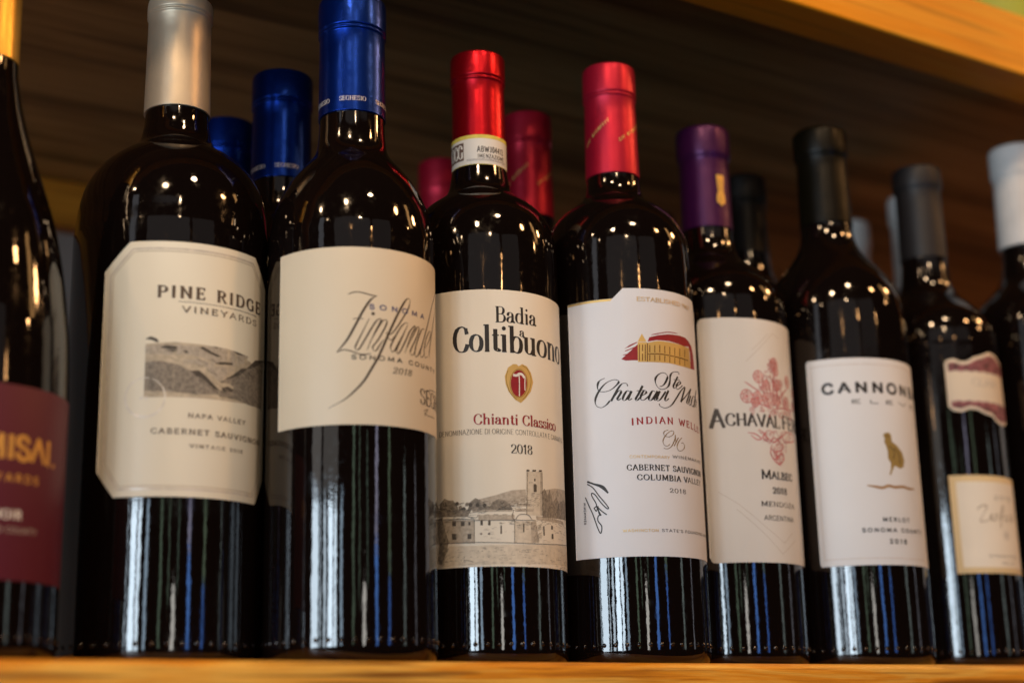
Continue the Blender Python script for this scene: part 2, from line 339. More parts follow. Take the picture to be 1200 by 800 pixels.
def text(pr, s, u0, u1, v0, h, mat, dv=0, thick=.14, thin=.04, serif=.9, slant=0, gap=.8, arch=None, ang=.22, vert=False):
    """letters of cap height h mm from u0 to u1; '|' ends the part that is fitted, '>' starts it"""
    lead, _, s2 = s.rpartition('>'); main, _, tail = s2.partition('|')
    adv = lambda c: GC[c][0]+gap
    nat = sum(adv(c) for c in main)-gap; kx = (u1-u0)/nat; ky = h/10
    x = u0 - sum(adv(c) for c in lead)*kx
    ca, sa = math.cos(ang), math.sin(ang)
    def wf(tx, ty, t):
        c = abs(tx*sa+ty*ca); return h*(thin+(thick-thin)*min(1, c*1.06)**3)
    def base(u):
        if arch: return v0-arch[1]*(u-arch[0])**2
        return v0+dv*((u-u0)/(u1-u0)-.5)*-1
    def put(q, x): 
        if vert: return (u0-q[1]*ky, v0-(x-u0)-q[0]*kx)
        u = x+q[0]*kx+q[1]*ky*slant; return (u, base(u)+q[1]*ky)
    for c in lead+main+tail:
        wd, st, sf, vs, dots = GC[c]
        for path in st: pr.ribbon([put(q, x) for q in path], wf, mat)
        if serif:
            for q in sf:
                e = serif*min(1, kx/ky*1.3)*1.1
                pr.ribbon([put((q[0]-e*ky/kx, q[1]), x), put((q[0]+e*ky/kx, q[1]), x)], lambda a, b, t: h*max(thin*1.15, .045), mat)
            for q in vs:
                pr.ribbon([put((q[0], q[1]-1.1), x), put((q[0], q[1]+1.1), x)], lambda a, b, t: h*max(thin*1.2, .06), mat)
        for q in dots:
            if serif or c == 'i':
                a = put(q, x); pr.circle(a[0], a[1], h*thick*.52, mat, 8)
        x += adv(c)*kx

# ------------------------------------------------------------------ materials of print
K = flat('black_ink', (.016, .013, .012), .5); KB = flat('brown_ink', (.042, .026, .016), .55)
RED = flat('red_ink', (.27, .008, .016), .5); BLU = flat('navy_ink', (.05, .055, .16), .5)
GLD = foil('gold_foil', (.74, .50, .16), .42, .45); GREY = flat('grey_ink', (.06, .052, .048), .5)
T0 = flat('wash_pale', (.60, .54, .44), .6, var=.10, scale=500); T1 = flat('wash_light', (.43, .38, .31), .6, var=.22, scale=700)
T2 = flat('wash_mid', (.235, .205, .165), .6, var=.38, scale=800); T3 = flat('wash_dark', (.075, .064, .052), .6, var=.3, scale=800)
ROSE = flat('rose_ink', (.50, .13, .14), .55, var=.3, scale=900); ROSEP = flat('rose_pale', (.62, .34, .31), .55, var=.3, scale=600)
FNT = flat('faint_ink', (.46, .41, .36), .55)
WHT = flat('white_ink', (.75, .72, .66), .5); YEL = flat('yellow_ink', (.72, .58, .10), .5)

# ------------------------------------------------------------------ bottles
def lathe(prof, seg=96, closed_bottom=True):
    vs, fs = [], []
    for r, z in prof:
        for i in range(seg):
            a = 2*math.pi*i/seg; vs.append((r*math.cos(a)*.001, r*math.sin(a)*.001, z*.001))
    for j in range(len(prof)-1):
        for i in range(seg):
            k = (i+1) % seg; fs.append((j*seg+i, j*seg+k, (j+1)*seg+k, (j+1)*seg+i))
    fs.append(tuple(range(seg))[::-1]); n = (len(prof)-1)*seg; fs.append(tuple(range(n, n+seg)))
    return vs, fs
def curve_prof(pts, k=5):
    return [(q[1], q[0]) for q in smooth_path(pts, k)]
def glass_profile(Rm, shoulder, top, lip=False):
    foot = [(Rm*.80, .6), (Rm*.88, 0.0), (Rm-2.4, .3), (Rm-1.1, 1.5), (Rm-.35, 3.2), (Rm-.05, 5.2), (Rm, 7.5)]
    z = 7.5; z1 = shoulder[0][0]-12; body = [(Rm, 7.5+(z1-7.5)*i/6) for i in range(1, 7)]
    sh_ = curve_prof([(z1+6, Rm)]+list(shoulder), 5)
    out = foot+body+sh_
    rt = shoulder[-1][1]
    if lip: out += [(rt-.1, top-17.5), (rt+.9, top-16.2), (rt+1.5, top-14.5), (rt+1.5, top-4), (rt+1.2, top-2), (rt+.2, top-.4), (rt-1.2, top)]
    else: out += [(rt-.3, top-22), (rt-.3, top-2.6), (rt-1, top-1.2)]
    return out
def capsule_profile(rb, rt, zb, zt, ring, style='ring'):
    p = [(rb-.6, zb), (rb, zb), (rb, zb+.4)]
    for i in range(1, 6): p.append((rb+(rt-rb)*i/6, zb+(ring-2-zb)*i/6))
    if style == 'ring':
        p += [(rt, ring-1.5), (rt+.15, ring-1.0), (rt+.65, ring-.45), (rt+.65, ring), (rt+.05, ring+.5), (rt+.05, ring+.9), (rt+.65, ring+1.35), (rt+.66, ring+2.0)]
        p += [(rt+.62, zt-3.0), (rt+.55, zt-2.6), (rt+.35, zt-2.2), (rt+.45, zt-1.7), (rt+.3, zt-.9), (rt-.3, zt-.25), (rt-1.2, zt), (2, zt)]
    elif style == 'step':
        p += [(rt, ring-2.5), (rt+.2, ring-1.2), (rt+1.1, ring+.4), (rt+1.35, ring+2), (rt+1.3, zt-3), (rt+1, zt-1.3), (rt+.2, zt-.3), (rt-1, zt), (2, zt)]
    return p
def label_mesh(name, rad, u0, u1, lo, hi, mat, parent, step=1.0, thick=.00012):
    us = []; u = u0
    while u < u1-1e-6: us.append(u); u += step
    us.append(u1); vs, fs = [], []
    for u in us:
        th = A0+u*.001/rad
        for (r, v) in ((rad-thick, lo(u)), (rad-.00003, lo(u)), (rad, lo(u)+.15), (rad, hi(u)-.15), (rad-.00003, hi(u)), (rad-thick, hi(u))):
            vs.append((r*math.cos(th), r*math.sin(th), v*.001))
    n = 6
    for i in range(len(us)-1):
        for j in range(n-1): fs.append((i*n+j, (i+1)*n+j, (i+1)*n+j+1, i*n+j+1))
    fs.append((5, 4, 3, 2, 1, 0)); e = (len(us)-1)*n; fs.append((e, e+1, e+2, e+3, e+4, e+5))
    return mobj(name, vs, fs, mat, parent)
def lin(pts):
    def f(u):
        if u <= pts[0][0]: return pts[0][1]
        for a, b in zip(pts, pts[1:]):
            if u <= b[0]: return a[1]+(b[1]-a[1])*(u-a[0])/(b[0]-a[0]+1e-9)
        return pts[-1][1]
    return f
SHO = {
'A': [(104, 40.2), (126, 39.4), (142, 37.6), (156, 35.6), (172, 32.4), (183, 29.2), (194, 25.6), (204, 22.3), (214, 19.2), (223, 16.8), (232, 15.0), (242, 13.6), (262, 13.0)],
'B': [(192, 42.7), (200, 41.9), (208, 40.0), (215, 37.0), (221.5, 32.4), (227, 26.2), (231, 20.3), (235, 16.7), (240.5, 15.1), (249, 14.2), (280, 13.7)],
'C': [(186, 36.9), (196, 35.3), (204, 32.4), (211.5, 28.4), (218, 23.6), (223.5, 18.9), (228, 16.3), (234, 15.3), (244, 14.8), (270, 14.4)],
'D': [(190, 36.75), (198, 36.2), (206, 34.5), (212, 31.7), (217.5, 27.2), (221.5, 22.2), (224.6, 18.2), (228.3, 15.6), (234, 14.2), (245, 13.0), (265, 12.6)],
'E': [(195, 37.2), (204, 36.8), (211, 35.3), (218, 32.0), (224, 27.2), (228.3, 21.8), (231.8, 17.2), (236, 14.6), (243, 13.5), (262, 12.8)],
'F': [(182, 39.4), (190, 38.9), (197, 36.9), (203, 33.2), (209, 27.2), (214, 20.9), (219, 16.3), (225, 14.2), (234, 13.5), (256, 13.0)],
'G': [(184, 39.2), (192, 38.9), (200, 37.6), (207, 35.0), (214, 30.8), (221, 25.4), (228, 19.9), (235, 16.2), (243, 14.6), (256, 14.1), (276, 13.8)],
'H': [(187, 36.9), (196, 35.5), (204, 31.5), (211, 25.2), (217, 19.2), (223, 15.6), (231, 14.2), (242, 13.3), (258, 12.9)],
'I': [(200, 36.9), (211, 35.8), (220, 32.0), (227, 26.2), (233, 20.5), (239, 16.4), (247, 14.6), (258, 13.7), (272, 13.2)],
}
RAD = {'A': 40.3, 'B': 43.3, 'C': 37.0, 'D': 36.8, 'E': 37.3, 'F': 39.45, 'G': 39.25, 'H': 37.0, 'I': 37.0}
TOP = {'A': 296, 'B': 305.2, 'C': 302, 'D': 298.4, 'E': 304.7, 'F': 292.4, 'G': 303.2, 'H': 299, 'I': 325}
POS = {'A': (.1385, .0620), 'B': (.2319, .0884), 'C': (.2988, .0431), 'D': (.3764, .0578), 'E': (.4505, .0472), 'F': (.5281, .0654), 'G': (.6067, .0533), 'H': (.6939, .0603), 'I': (.7760, .0500)}
GL = glass('dark_bottle_glass', (.0040, .0022, .0018)); GLG = glass('olive_bottle_glass', (.006, .0042, .0012))
